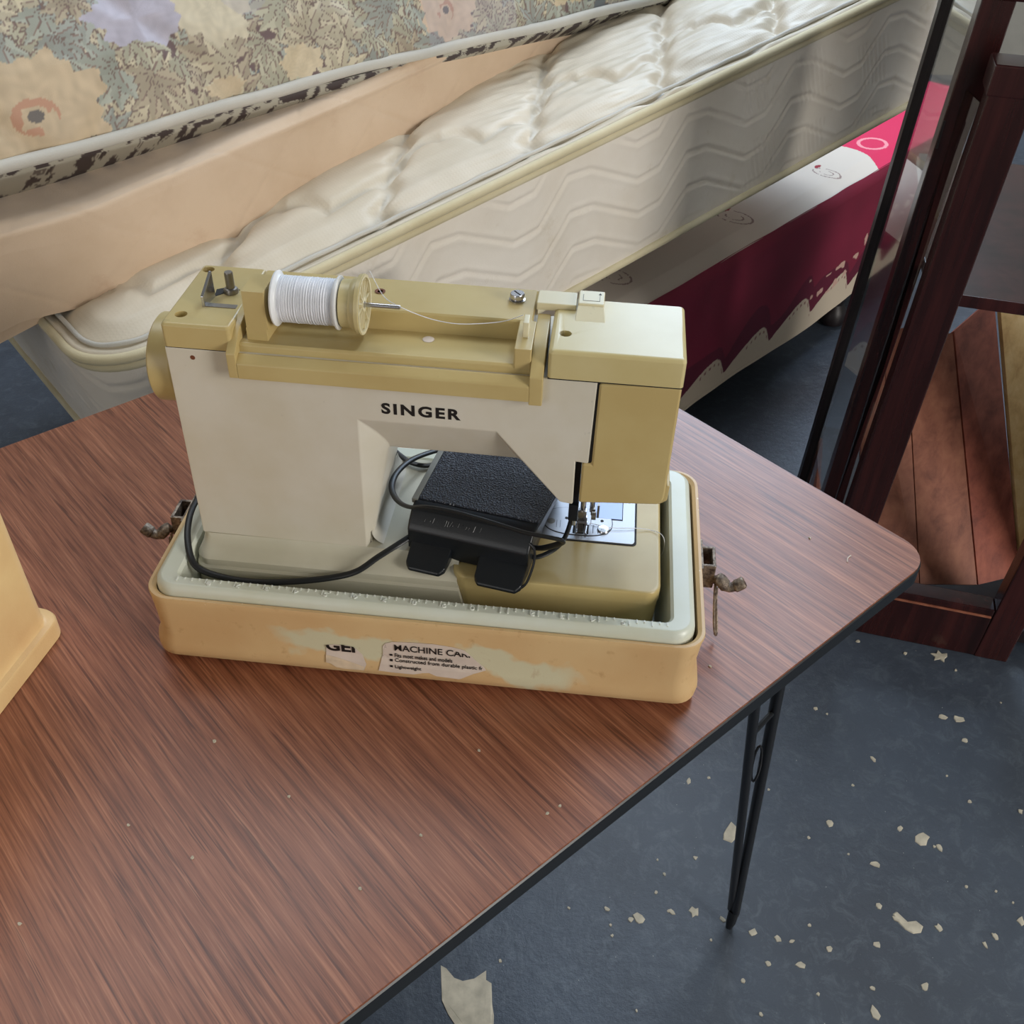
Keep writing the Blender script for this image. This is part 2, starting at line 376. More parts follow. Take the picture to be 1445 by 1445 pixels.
# leg: two steel rods meeting at the foot, in table coordinates
Ti = Tc.inverted()
def hairpin(f):
    F = lambda p: tuple(f(Ti @ Vector(p)))
    foot = (.3360, .7790, .0); r1 = (.2815, .7109, .60); r2 = (.2500, .6742, .60); a1 = (.3412, .7844, .03); a2 = (.3358, .7897, .03)
    def at(a, r, z): k = (z-.03)/.57; return tuple(a[i]+(r[i]-a[i])*k for i in range(3))
    lg = MB()
    lg.tube([F(at(a1, r1, .030)), F(at(a1, r1, TH-.024))], .0064, 12).tube([F(at(a2, r2, .034)), F(at(a2, r2, .06)), F(at(a2, r2, TH-.024))], .0054, 12)
    lg.tube([F(foot), F((.3372, .7805, .012)), F((.3390, .7850, .036))], [.0045, .0070, .0080], 12)
    o = lg.build('leg', M['blackmetal'], table)
    MB().tube([F(at(a1, r1, .56)), F(at(a2, r2, .56))], .0032, 8).build('leg_brace', M['blackmetal'], o)
    c = Vector(at(a1, r1, .47)).lerp(Vector(at(a2, r2, .47)), .5)
    ring = [(c.x+.0045*math.cos(a), c.y+.0045*math.sin(a), c.z+.026*math.sin(a)) for a in [i*math.pi/8 for i in range(17)]]
    MB().tube([F(p) for p in ring], .0016, 6, caps=False).build('lock_ring', M['blackmetal'], o)
hairpin(lambda p: p)
hairpin(lambda p: Vector((p.x, -p.y, p.z)))
hairpin(lambda p: Vector((-p.x, p.y, p.z)))
hairpin(lambda p: Vector((-p.x, -p.y, p.z)))
MB().box(.06, TL-.06, .06, .075, TH-.045, TH-.024, mat=toT).box(.06, TL-.06, TW-.075, TW-.06, TH-.045, TH-.024, mat=toT).build('apron', M['blackband'], table)
# ------------------------------------------------------------ carrying case base, local frame used for the case and all that stands in it
CO = (-.30884, .60728, TH); CR = -.08481931
Cm = tr(*CO) @ Matrix.Rotation(CR, 4, 'Z')
case = thing('carrying_case', 'open tan plastic carrying case base with pale mint rim holding the sewing machine', 'case', CO, CR)
def cr(o, z, r=.022): return rring(o, .472-o, o*(.3 if .015 < z < .071 else 1), .242-o, r, z, 7)
MB().loft([cr(.016, 0, .014), cr(.006, .0015), cr(.0012, .007, .02), cr(0, .014), cr(.0012, .022), cr(.006, .030, .018), cr(.0055, .05, .018), cr(.0035, .068, .020), cr(.0015, .0725, .022), cr(.002, .0742, .022), cr(.0045, .0744, .020), cr(.0075, .072, .018), cr(.0075, .02, .018), cr(.0095, .006, .018)], (True, True), True).build('shell', M['case'], case)
def r4(a, b, c, d, r, z): return rring(a, .470-b, c, .240-d, r, z, 7)
MB().loft([r4(.0085, .0085, .0065, .0085, .02, .060), r4(.0085, .0085, .0065, .0085, .02, .076), r4(.0095, .0095, .0075, .0095, .019, .0805), r4(.0125, .0125, .0105, .0125, .016, .0833), r4(.014, .014, .012, .014, .015, .0836),
           r4(.0265, .0265, .0195, .0265, .008, .0836), r4(.029, .029, .0215, .029, .007, .081), r4(.031, .031, .0235, .031, .008, .06), r4(.034, .034, .0265, .034, .01, .008)], (False, True), True).build('rim_tray', M['mint'], case)
rm = MB()
nt = 66
for i in range(nt+1):
    if abs(i-60.5) < .6: continue
    x = .030+i*(.438-.030)/nt; h = .0052 if i % 4 == 0 else (.0036 if i % 2 == 0 else .0022)
    rm.box(x-.0005, x+.0005, .0192-h, .0192, .0834, .0844)
o = rm.build('ruler_marks', M['tick'], case); o['kind'] = 'stuff'
for i in range(1, 16):
    x = .030+i*4*(.438-.030)/nt+.003
    text_obj('ruler_number', str(i), x-.0018*len(str(i)), x+.0018*len(str(i)), .0126, .0166, .0839, case, M['tick'], depth=.0014, top=True, rot180=True)
# torn label stickers
def shape(name, pts, y, mat, parent, th=.0004):
    pts = [(x, z) for x, z in pts]
    return MB().loft([[(x, y, z) for x, z in pts], [(x, y-th, z) for x, z in pts]]).build(name, mat, parent)
YF = .0052
def yf(z): return float(np.interp(z, [0, .0015, .007, .014, .022, .030, .05, .068], [.016, .006, .0012, 0, .00036, .0018, .00165, .00105]))
lab1 = MB(); lab2 = MB()
def label_mesh(pts, mat, name, lab, off=.0004):
    # follows the curve of the case wall: sliced in height
    bm = bmesh.new(); vs = [bm.verts.new((x, 0, z)) for x, z in pts]; bm.faces.new(vs); bmesh.ops.triangulate(bm, faces=bm.faces[:])
    for k in range(1, 30):
        z = .002*k
        bmesh.ops.bisect_plane(bm, geom=bm.verts[:]+bm.edges[:]+bm.faces[:], plane_co=(0, 0, z), plane_no=(0, 0, 1))
    for v_ in bm.verts: v_.co.y = yf(v_.co.z)-off
    ret = bmesh.ops.solidify(bm, geom=bm.faces[:], thickness=.0002)
    bmesh.ops.recalc_face_normals(bm, faces=bm.faces)
    me = bpy.data.meshes.new(name); bm.to_mesh(me); bm.free(); me.materials.append(mat)
    o = bpy.data.objects.new(name, me); COL.objects.link(o); o.parent = case; o['label'] = lab
    return o
def bend(o, off):
    me = o.data
    bm = bmesh.new(); bm.from_mesh(me); bmesh.ops.triangulate(bm, faces=bm.faces[:])
    for k in range(1, 60):
        bmesh.ops.bisect_plane(bm, geom=bm.verts[:]+bm.edges[:]+bm.faces[:], plane_co=(0, 0, .001*k), plane_no=(0, 0, 1))
    for v_ in bm.verts: v_.co.y = yf(v_.co.z)-off+(v_.co.y)
    bm.to_mesh(me); bm.free(); return o
s1 = [(.1563, .0378), (.163, .0392), (.1745, .0395), (.181, .0372), (.1870, .0300), (.1900, .0200), (.1874, .0120), (.1700, .0116), (.1640, .0128), (.1590, .0170), (.1549, .0178)]
st1 = label_mesh(s1, M['paper'], 'torn_sticker', 'small torn remnant of a white paper sticker')
st1b = label_mesh([(.1553, .0262), (.164, .0250), (.176, .0215), (.1880, .0170), (.1872, .0122), (.1700, .0118), (.1640, .013), (.1590, .0172), (.1551, .018)], M['paper2'], 'torn_backing', 'peeled cream paper layer', .0008); st1b.parent = st1
s2 = [(.2052, .0430), (.2075, .0468), (.2130, .0492), (.2300, .0508), (.2480, .0515), (.2640, .0500), (.2740, .0476), (.2800, .0410), (.2850, .0350), (.2908, .0290), (.2925, .0262), (.2818, .0210), (.2696, .0126), (.2500, .0140), (.2440, .0170), (.2380, .0160), (.2300, .0132), (.2120, .0130), (.2003, .0138), (.2015, .0190), (.2045, .0270)]
st2 = label_mesh(s2, M['paper'], 'torn_sticker', 'torn white paper sticker with black printed lines')
def T(s, x0, x1, z0, z1, par, bold=.0, clip=None, slope=0, sp=1.0):
    o = text_obj('printed_text', s, x0, x1, z0, z1, 0, par, M['ink'], bold, .0002, sp, clip, slope); bend(o, .0010 if par is st2 else .0010); return o
T('GER', .1560, .1890, .0318, .0440, st1, .03, [((.1563, .0378), (-.2, 1)), ((.1745, .0395), (.12, 1)), ((.1840, .0330), (.8, .6))])
T('MACHINE CARR', .2150, .2830, .0395, .0468, st2, .006, [((.2640, .0468), (.35, 1)), ((.274, .0445), (.75, 1))], 0)
T('Fits most makes and models', .2150, .2640, .0313, .0360, st2, .003)
T('Constructed from durable plastic fr', .2150, .2900, .0252, .0300, st2, .003, [((.2895, .03), (1, 0))])
T('Lightweight', .2150, .2375, .0182, .0230, st2, .003)
for z in (.0325, .0264, .0200):
    bend(MB().box(.2105, .2130, 0, .0002, z, z+.0022).build('printed_bullet', M['ink'], st2), .0010)
# latches
def latch(sgn, x, lab):
    f = lambda px, py, pz: (x+sgn*px, py, pz)
    ft = lambda pts: [f(*p) for p in pts]
    lt = MB()
    a, b = sorted((x-.001*sgn, x+.003*sgn)); lt.box(a, b, .100, .140, .040, .074)
    a, b = sorted((x+.002*sgn, x+.013*sgn)); lt.box(a, b, .104, .107, .048, .074); lt.box(a, b, .128, .131, .048, .074)
    a, b = sorted((x+.011*sgn, x+.014*sgn)); lt.box(a, b, .104, .131, .048, .074)
    l = lt.build('latch', M['latch'], case, .0008); l['label'] = lab
    MB().tube(smoothpath(ft([(.011, .108, .052), (.018, .104, .060), (.026, .100, .055), (.033, .100, .057), (.040, .101, .062)]), 5), [.004]*5+[.0065]*5+[.0048]*5+[.0062]*5+[.0052], 10, .8).build('latch_lever', M['latch'], l)
    MB().tube(smoothpath(ft([(.016, .104, .054), (.017, .098, .040), (.019, .090, .022), (.021, .084, .012), (.023, .088, .008), (.022, .094, .018), (.019, .100, .036), (.018, .104, .050)]), 4), .0013, 6).build('latch_loop', M['latch'], l)
latch(1, .469, 'corroded metal latch with its lever hanging open')
latch(-1, .003, 'dark corroded latch with lever sticking out')
# ------------------------------------------------------------ sewing machine
sm = thing('sewing_machine', 'cream and yellow plastic sewing machine with white arm standing in the open case', 'sewing machine', CO, CR)
FY = .068
F1 = [(.036, .0927), (.1803, .0914), (.1816, .2246), (.2892, .2241), (.3426, .1600), (.3530, .1588), (.3525, .2015), (.3625, .2005), (.3640, .2758), (.0368, .2765)]
def FM(t):
    e = math.sin(t*math.pi/2); out = []
    for i, (a, b) in enumerate(zip(F1, F2)):
        k = e if i in (1,) else t
        kx = e if i in (1, 2) else t
        out.append((a[0]+(b[0]-a[0])*kx, a[1]+(b[1]-a[1])*t))
    return out
F2 = [(.036, .0927), (.1830, .0914), (.2010, .1880), (.3060, .1870), (.3426, .1605), (.3530, .1588), (.3525, .2015), (.3625, .2005), (.3640, .2758), (.0368, .2765)]
y3 = lambda P, y: [(x, y, z) for x, z in P]
MB().loft([y3(F1, FY)]+[y3(FM(q/6), FY+.018*q/6) for q in range(1, 7)]+[y3(F2, .163)]).build('arm_body', M['white'], sm, .0012, 2, 26)
# base: white part with ledge, continuing as the free arm bed
def br(x0, x1, y0, y1, r, z): return [((x, y, zz) if x < .2 else (.2605+max(0, .078-z)*.22, y0 if y < .13 else y1, zz)) for x, y, zz in rring(x0, x1, y0, y1, r, z, 6)]
MB().loft([br(.031, .262, .048, .215, .012, .010), br(.030, .262, .047, .216, .014, .062), br(.0305, .262, .0475, .216, .014, .0700), br(.0318, .262, .0500, .215, .013, .0715), br(.0318, .262, .0500, .215, .013, .078),
           br(.0335, .262, .0530, .213, .012, .0815), br(.0345, .262, .0610, .205, .010, .0840), br(.0355, .262, .0665, .200, .008, .0900), br(.0360, .262, .0680, .198, .006, .0925)], (True, True), True).build('base', M['base_grey'], sm)
# scooped transition from pillar to bed
sc_ = []
for i in range(13):
    a = R(90*i/12); sc_.append([(.182+.024*(1-math.sin(a)), y, .092+.024*(1-math.cos(a))) for y in np.linspace(.075, .19, 6)])
for i in range(0): pass
rows = [[(.1830, y, .1050) for y in np.linspace(.074, .162, 6)]]
for i in range(13):
    a = R(90*i/12); rows.append([(.1840+.014*(1-math.cos(a)), y, .0918+.0132*(1-math.sin(a))) for y in np.linspace(.074, .190, 6)])
rows.append([(.1980, y, .088) for y in np.linspace(.074, .190, 6)]); rows.append([(.183, y, .088) for y in np.linspace(.074, .190, 6)])
M['matt_white'] = plastic('matt_aged_white_plastic', (208, 203, 190), (200, 194, 178), .65)
MB().loft(rows + [rows[0]], (False, False), True, closed=False).build('pillar_foot', M['matt_white'], sm)
# yellow extension bed
def bed(o, z, r=.013): return [(x if x > .27 else .2625, y, z) for x, y, z in rring(.2625, .4325-o, .0485+o, .214-o, r, z, 7)]
bd = MB()
def bedr(o, z, r=.013):
    pts = rring(.2560, .4325-o, .0490+o, .214-o, r, z, 7)
    return [(max(x, .2560 + (.0780-z)*.25 if z < .078 else .2560), y, z) for x, y, z in pts]
bd.loft([bedr(.0035, .012), bedr(.001, .0700), bedr(.001, .0725), bedr(0, .0732), bedr(0, .0835), bedr(.0008, .0852), bedr(.003, .0862)], (True, True), True)
bd.build('extension_bed', M['yellow'], sm)
MB().loft([rring(.318, .4112, .1070, .205, .004, .0862), rring(.318, .4112, .1070, .205, .004, .0866)]).build('plate_gap', M['dark_gap'], sm)
npl = MB().loft([rring(.318, .4095, .1085, .204, .004, .0862), rring(.318, .4095, .1085, .204, .004, .0874)]).build('needle_plate', M['plate'], sm, .0004)
def stadium(cx, cy, rx, ry, z, n=40, p=2.6):
    return [(cx+rx*math.copysign(abs(math.cos(a))**(2/p), math.cos(a)), cy+ry*math.copysign(abs(math.sin(a))**(2/p), math.sin(a)), z) for a in [2*math.pi*i/n for i in range(n)]]
MB().loft([stadium(.3585, .1330, .0312, .0192, .0874), stadium(.3585, .1330, .0312, .0192, .0877)]).build('throat_gap', M['dark_gap'], npl)
MB().loft([stadium(.3585, .1330, .0305, .0186, .0874), stadium(.3585, .1330, .0305, .0186, .0880)]).build('throat_plate', M['plate'], npl)
MB().box(.3705, .3985, .1395, .1700, .0874, .0877).build('slide_gap', M['dark_gap'], npl)
MB().box(.3710, .3978, .1402, .1700, .0874, .0881).build('slide_plate', M['slide'], npl)
MB().lathe([(0, .0018), (.0048, .0016), (.0055, .0006), (.0055, 0)], 24, tr(.3815, .1240, .0878)).build('plate_button', M['steel'], npl)
MB().lathe([(0, .0003), (.0036, .0003), (.0036, 0)], 20, tr(.3345, .1300, .0880)).build('plate_recess', M['dull_steel'], npl)
g = MB()
for x in (.3480, .3800): g.lathe([(0, .0003), (.0015, .0003), (.0015, 0)], 12, tr(x, .1360, .0880))
for i in range(6): g.box(.3700+i*.0022, .3704+i*.0022, .1180, .1290, .0880, .0882) if i % 2 else None
for i in range(4): g.box(.3395+i*.0016, .3398+i*.0016, .1220, .1320, .0880, .0882) if i % 2 == 0 else None
g.box(.3545, .3565, .1160, .1290, .0880, .0882).box(.3590, .3640, .1160, .1290, .0880, .0882).box(.3668, .3685, .1160, .1290, .0880, .0882)
g.build('plate_holes', M['dark_gap'], npl)
fd = MB()
for i in range(3): fd.box(.3597+i*.0014, .3605+i*.0014, .1170, .1280, .0880, .0887)
fd.build('feed_dog', M['dull_steel'], npl)
# presser foot and bars
pf = MB()
pf.box(.3570, .3590, .1150, .1300, .0882, .0896).box(.3650, .3670, .1150, .1300, .0882, .0896).box(.3570, .3670, .1270, .1310, .0882, .0910)
pf.box(.3575, .3665, .1285, .1325, .0900, .0960)
pfo = pf.build('presser_foot', M['steel'], sm, .0004)
MB().box(.3585, .3655, .1270, .1330, .0955, .1040).build('foot_ankle', M['steel'], pfo, .0006)
MB().lathe([(0, .004), (.004, .0038), (.004, 0), (0, 0)], 16, tr(.3700, .1270, .1010) @ roty(90)).build('foot_screw', M['dull_steel'], pfo)
MB().lathe([(0, .003), (.0035, .0028), (.0035, 0), (0, 0)], 16, tr(.3600, .1262, .1030) @ rotx(90)).build('ankle_screw', M['dull_steel'], pfo)
MB().box(.3745, .3765, .1300, .1340, .0960, .1100).build('needle_clamp_lever', M['dull_steel'], pfo)
MB().tube([(.3620, .130, .100), (.3620, .130, .168)], .0025, 12).build('presser_bar', M['steel'], sm)
MB().tube([(.3700, .134, .1000), (.3700, .134, .168)], .0022, 12).build('needle_bar', M['steel'], sm)
MB().tube([(.3700, .132, .0885), (.3700, .133, .102)], .0004, 6).build('needle', M['steel'], sm)
MB().box(.3690, .3730, .1290, .1370, .0990, .1060).build('needle_clamp', M['dull_steel'], sm, .0005)
lv = MB(); lv.box(.3530, .3575, .0780, .0900, .1500, .2012); 
lvo = lv.build('presser_lifter', M['black_plastic'], sm, .0006)
MB().box(.3500, .3580, .0740, .0900, .1360, .1530).build('lifter_tab', M['black_plastic'], lvo, .0012)
MB().tube([(.3545, .082, .137), (.3545, .082, .127)], .0024, 12).build('lifter_pin', M['steel'], lvo)
# end cover
E1 = [(.3575, .1612), (.4205, .1660), (.4247, .1705), (.4252, .1790), (.4257, .2765), (.3655, .2745), (.3650, .2005), (.3578, .2010)]
MB().prism_y(E1, .0675, .158).build('end_cover', M['yellow'], sm, .0022, 3, 20)
MB().prism_y([(.4205, .1650), (.4275, .1700), (.4280, .1850), (.4250, .1850)], .0690, .154).build('end_cover_lip', M['yellow'], sm, .001)
# dark core behind the seams
MB().box(.356, .423, .0695, .156, .2005, .2752).build('inner_frame', M['dark_gap'], sm)
# head cap
def cap(x0, x1, y0, y1, z0, z1, r, name, mat, top_in=.003, par=None):
    return MB().loft([rring(x0, x1, y0, y1, r, z0), rring(x0, x1, y0, y1, r, z1-top_in), rring(x0+top_in*.35, x1-top_in*.35, y0+top_in*.35, y1-top_in*.35, r, z1-top_in*.35), rring(x0+top_in, x1-top_in, y0+top_in, y1-top_in, r*.7, z1)], (True, True), True).build(name, mat, par or sm)
hc = cap(.3268, .4262, .0655, .1490, .2775, .3008, .003, 'head_cap', M['yellow_gloss'], .0030)
MB().box(.3270, .4255, .0670, .148, .2757, .2778).build('cap_seam', M['dark_gap'], hc)
cap(.3125, .3430, .1280, .1495, .2990, .3048, .001, 'dial_cover', M['cream'], .0008, hc)
cap(.3440, .3640, .1270, .1490, .2990, .3075, .001, 'width_slider', M['cream'], .0010, hc)
MB().loft([[(.3440, .1270, .3060), (.3640, .1270, .3060), (.3660, .1110, .3006), (.3430, .1110, .3006)], [(.3440, .1290, .2995), (.3640, .1290, .2995), (.3660, .1115, .2995), (.3430, .1115, .2995)]]).build('slider_ramp', M['cream'], hc, .0006)
ar = MB().box(.3475, .3605, .1318, .1321, .3075, .3077).box(.3475, .3478, .1318, .1420, .3075, .3077).box(.3602, .3605, .1318, .1440, .3075, .3077).prism_z([(.3592, .1425), (.3615, .1425), (.36035, .1450)], .3075, .3077)
ar.build('arrow_mark', M['ink'], hc)
def hole(x, y, z, r, par):
    h_ = MB().lathe([(r*1.02, .0002), (r, -.0002), (r, -.0001), (0, -.0001)], 24, tr(x, y, z)); o = h_.build('oil_hole', M['hole'], par); return o
M['hole'] = plain('shaded_hole_plastic', (126, 108, 66), .6)
def cut_holes(o, holes):
    for x, y, z, r, d in holes:
        c = MB().lathe([(r, -d), (r, .01)], 24, tr(x, y, z), (True, True)).build('cutter', M['dark_gap'])
        c.matrix_world = o.parent.matrix_world if False else Matrix.Identity(4)
        md = o.modifiers.new('b', 'BOOLEAN'); md.operation = 'DIFFERENCE'; md.object = c; md.solver = 'EXACT'
        par = o.parent; o.parent = None
        bpy.context.view_layer.update()
        me = bpy.data.meshes.new_from_object(o.evaluated_get(bpy.context.evaluated_depsgraph_get()))
        o.modifiers.clear(); me.set_sharp_from_angle(angle=R(38)); o.data = me; wn(o); o.parent = par; bpy.data.objects.remove(c)
cut_holes(hc, [(.3373, .0913, .3008, .0046, .012)])
# left cap
lc = cap(.0372, .0900, .0672, .1655, .2775, .2975, .003, 'end_cap', M['yellow'], .0025)
MB().box(.0380, .0890, .0685, .1640, .2757, .2778).build('cap_seam', M['dark_gap'], lc)
cut_holes(lc, [(.0485, .0820, .2975, .0048, .010), (.0445, .1560, .2975, .0048, .010)])
MB().loft([[(x, y, .2975) for x, y in ((.0640, .1120), (.0700, .1190), (.0760, .1200), (.0800, .1260), (.0700, .1290), (.0620, .1240))], [(x, y, .2978) for x, y in ((.0640, .1120), (.0700, .1190), (.0760, .1200), (.0800, .1260), (.0700, .1290), (.0620, .1240))]]).build('winder_slot', M['dark_gap'], lc)
MB().box(.0615, .0860, .0960, .1015, .2975, .2980).build('winder_recess', M['dull_steel'], lc)
MB().loft([[(.0600, .0955, .2970), (.0625, .0955, .2970), (.0650, .1130, .2970), (.0625, .1130, .2970)], [(.0600, .0955, .3060), (.0625, .0955, .3060), (.0650, .1130, .3190), (.0625, .1130, .3190)]]).build('winder_bracket', M['steel'], lc, .0005)
bw = MB().lathe([(.0058, -.003), (.0058, .0012), (.0048, .0026), (.0034, .0030), (.0034, .0150), (.0030, .0162), (0, .0162)], 24, tr(.0745, .1215, .2985)); bw.build('bobbin_winder_pin', M['dull_steel'], lc)
# back ridge and tray
MB().loft([rring(.0900, .3115, .1120, .1640, .0015, .2765), rring(.0900, .3115, .1120, .1640, .0015, .2960), rring(.0912, .3103, .1132, .1628, .0015, .2972)], (True, True), True).build('top_ridge', M['yellow'], sm)
trp = [(.0592, .2590), (.0592, .2715), (.0606, .2732), (.0665, .2770), (.0680, .2765), (.0685, .2715), (.0700, .2715), (.0705, .2815), (.0725, .2832), (.1125, .2805), (.1125, .2590)]
tr0 = MB().loft([[(x, y, z) for y, z in trp] for x in (.0944, .3143)])
tray = tr0.build('spool_tray', M['yellow'], sm, .0005, 2, 25)
wl = [(.0592, .2590), (.0592, .2800), (.0660, .2850), (.0780, .2925), (.0920, .2968), (.1125, .2972), (.1125, .2590)]
MB().loft([[(x, y, z) for y, z in wl] for x in (.0872, .0945)]).build('tray_wall', M['yellow'], sm, .0009, 2, 20)
wr = [(.0592, .2562), (.0592, .2800), (.0660, .2850), (.0780, .2925), (.0920, .2968), (.1260, .2972), (.1260, .2562)]
MB().loft([[(x, y, z) for y, z in wr] for x in (.3142, .3242)]).build('tray_wall', M['yellow'], sm, .0009, 2, 20)
MB().loft([rring(.3015, .3142, .0700, .1130, .001, .2800), rring(.3015, .3142, .0700, .1130, .001, .2972)], (True, True)).build('guide_block', M['yellow'], sm, .0006)
MB().loft([[(.3060, y, .2970), (.3100, y, .2970), (.3100, y, h), (.3060, y, h)] for y, h in ((.0870, .3000), (.0880, .3090), (.1010, .3090), (.1020, .2990))]).build('thread_guide', M['cream'], sm, .0005)
ar = MB().box(.3072, .3075, .1060, .1160, .2972, .2974).prism_z([(.3062, .1155), (.3085, .1155), (.30735, .1185)], .2972, .2974); ar.build('arrow_mark', M['ink'], sm)
MB().lathe([(0, .0062), (.0052, .0062), (.0058, .0052), (.0058, .0028), (.0046, .0024), (.0046, .0014), (.0064, .0010), (.0064, 0)], 28, tr(.2961, .1440, .2972)).build('tension_screw', M['steel'], sm)
MB().box(.2920, .3002, .1436, .1444, .3032, .3037, mat=tr(.2961, .1440, 0) @ rotz(-50) @ tr(-.2961, -.1440, 0)).build('screw_slot', M['dark_gap'], sm)
MB().lathe([(.0038, .0000), (.0042, .0004), (.0030, .0006), (.0022, .0002), (.0022, -.0002), (0, -.0002)], 20, tr(.1880, .1410, .2974)).build('rusty_rivet', M['rust'], sm)
MB().prism_y([(.0990, .2705), (.1150, .2705), (.1150, .2925), (.1160, .2925), (.1160, .3230), (.0995, .3230), (.0995, .2925), (.0990, .2925)], .0775, .1060).build('spool_pin_block', M['yellow'], sm, .0010)
AX, AY, AZ = 0, .0950, .3100
MB().lathe([(.0018, .110), (.0018, .2128), (.0012, .2136), (0, .2138)], 16, tr(0, AY, AZ) @ roty(90)).build('spool_pin', M['steel'], sm)
MB().lathe([(.0018, .1160), (.0090, .1160), (.0090, .1172), (.0070, .1180), (.0018, .1180)], 24, tr(0, AY, AZ) @ roty(90)).build('felt_washer', M['dull_steel'], sm)
# handwheel on the far end of the arm
MB().lathe([(0, -.002), (.030, -.002), (.034, .001), (.0355, .004), (.0355, .020), (.033, .022), (.012, .022)], 48, tr(.0355, .110, .2420) @ roty(-90)).build('handwheel', M['yellow'], sm)
# brand lettering on the arm
text_obj('brand_lettering', 'SINGER', .2008, .2622, .2322, .2422, FY-.0001, sm, M['ink'], .035, .0003, 1.25, None, -.0095)
M['speck'] = M['rust']
MB().lathe([(0, .0004), (.0018, .0003), (.0020, 0)], 10, tr(.0575, FY, .2690) @ rotx(90)).build('rust_spot', M['rust'], sm)
# ------------------------------------------------------------ spool of thread, spool cap, loose thread
sp = thing('thread_spool', 'spool of white thread lying on the spool pin', 'spool', mat=Cm @ tr(.119, AY, AZ) @ roty(90))
MB().lathe([(.0052, 0), (.0185, 0), (.0205, .0010), (.0208, .0022), (.0190, .0030), (.0178, .0042), (.0176, .0052), (.0050, .0052)], 40).build('spool_flange', M['spoolwhite'], sp)
MB().lathe([(.0050, .0460), (.0176, .0460), (.0182, .0470), (.0200, .0480), (.0202, .0492), (.0185, .0500), (.0050, .0500)], 40).build('spool_flange', M['spoolwhite'], sp)
wprof = [(.0170+.00045*(k % 2)+.0004*math.sin(k*1.7)*random.random(), .0050+.041*k/82) for k in range(83)]
MB().lathe(wprof, 40).build('wound_thread', M['thread'], sp)
MB().lathe([(.0050, -.0005), (.0050, .0505)], 20).build('spool_core', M['spoolwhite'], sp)
sc2 = thing('spool_cap', 'round ribbed tan cap holding the white thread spool on its pin', 'spool cap', mat=Cm @ tr(.1700, AY, AZ) @ roty(90))
n = 48; rings = []
for r_, h in ((.0020, 0), (.0172, 0), (.0178, .0006), (.0178, .0075), (.0190, .0085), (.0198, .0100), (.0198, .0120), (.0222, .0130), (.0226, .0160), (.0220, .0166), (.0206, .0166), (.0200, .0140)):
    rings.append([((r_+(.0003 if (k % 2 and .0006 < h < .0085) else 0))*math.cos(2*math.pi*k/n), (r_+(.0003 if (k % 2 and .0006 < h < .0085) else 0))*math.sin(2*math.pi*k/n), h) for k in range(n)])
MB().loft(rings, (False, True), True).build('cap_body', M['cap_tan'], sc2)
spk = MB()
for k in range(12):
    spk.box(.0050, .0205, -.0005, .0005, .0140, .0160, mat=rotz(30*k))
spk.lathe([(.0030, .0140), (.0030, .0165), (.0055, .0165), (.0055, .0140)], 20)
spk.build('cap_spokes', M['cream'], sc2)
MB().lathe([(.0200, .0145), (.0200, .0168), (.0222, .0168)], 40).build('cap_rim', M['cream'], sc2)
lt_ = MB().tube(smoothpath([(.1885, .110, .3300), (.1990, .106, .3120), (.2142, .0935, .3110), (.226, .0987, .3030), (.2376, .0991, .2995), (.253, .0975, .2985), (.2688, .0985, .2990), (.2897, .1000, .3020), (.3050, .0985, .3095)], 8), .00033, 5).build('loose_thread', M['thread'])
place(lt_, Cm); tag(lt_, 'thin white thread running from the spool to the thread guide on top', 'thread')
lt_ = MB().tube(smoothpath([(.3690, .1305, .0890), (.3882, .1265, .0892), (.4102, .1295, .0885), (.4235, .1304, .0872), (.4322, .1255, .0880), (.4361, .1216, .0840), (.4369, .1230, .0700), (.4350, .1270, .0600)], 8), .00033, 5).build('loose_thread', M['thread'])
place(lt_, Cm); tag(lt_, 'thread tail curling from the needle over the edge of the yellow bed', 'thread')
pb = MB().lathe([(0, .0007), (.0040, .0005), (.0046, 0)], 14).build('paper_dot', M['paper']); place(pb, Cm @ tr(.2330, .1000, .2818)); tag(pb, 'tiny pale paper scrap lying in the spool tray', 'scrap')
# ------------------------------------------------------------ foot pedal
Pm = Cm @ tr(.2150, .0735, .0870) @ rotz(-10.5) @ rotx(1.5)
pd = thing('foot_pedal', 'black plastic foot pedal resting on the machine bed under the arm', 'foot pedal', mat=Pm)
PW, PD = .1070, .128
prof = [(0, 0), (0, .026), (.003, .031), (.012, .0405), (.020, .0420), (PD-.004, .0460), (PD, .044), (PD, 0)]
MB().loft([[(x+((.11*y if z > .02 else -.05*y) if x > .05 else 0), y, z) for y, z in prof] for x in (0, .002, PW-.002, PW)]).build('pedal_body', M['black_plastic'], pd, .0022, 3, 20)
t = NT('textured_black_pedal_top'); v = t.coord()
vo = t.add('ShaderNodeTexVoronoi'); t.ln(v, vo.inputs['Vector']); vo.inputs['Scale'].default_value = 620
t.bump(vo.outputs['Distance'], 1.0, .0016)
M['pedaltop'] = t.out(lin((34, 40, 54)), .40, 0, .6)
MB().loft([[(x+(.11*y if x > .05 else 0), y, z) for y, z in ((.0225, .0418), (.0230, .0432), (PD-.002, .0472), (PD-.002, .0440))] for x in (.0030, PW-.0004)]).build('pedal_top', M['pedaltop'], pd, .0006)
M['greytrim'] = plain('grey_pedal_trim', (128, 128, 120), .5)
MB().loft([[(x, y, z) for y, z in ((.020, .0385), (.020, .0432), (PD, .0472), (PD, .0420))] for x in (-.0026, .0028)]).build('side_strip', M['greytrim'], pd, .0006)['label'] = 'grey edge strip'
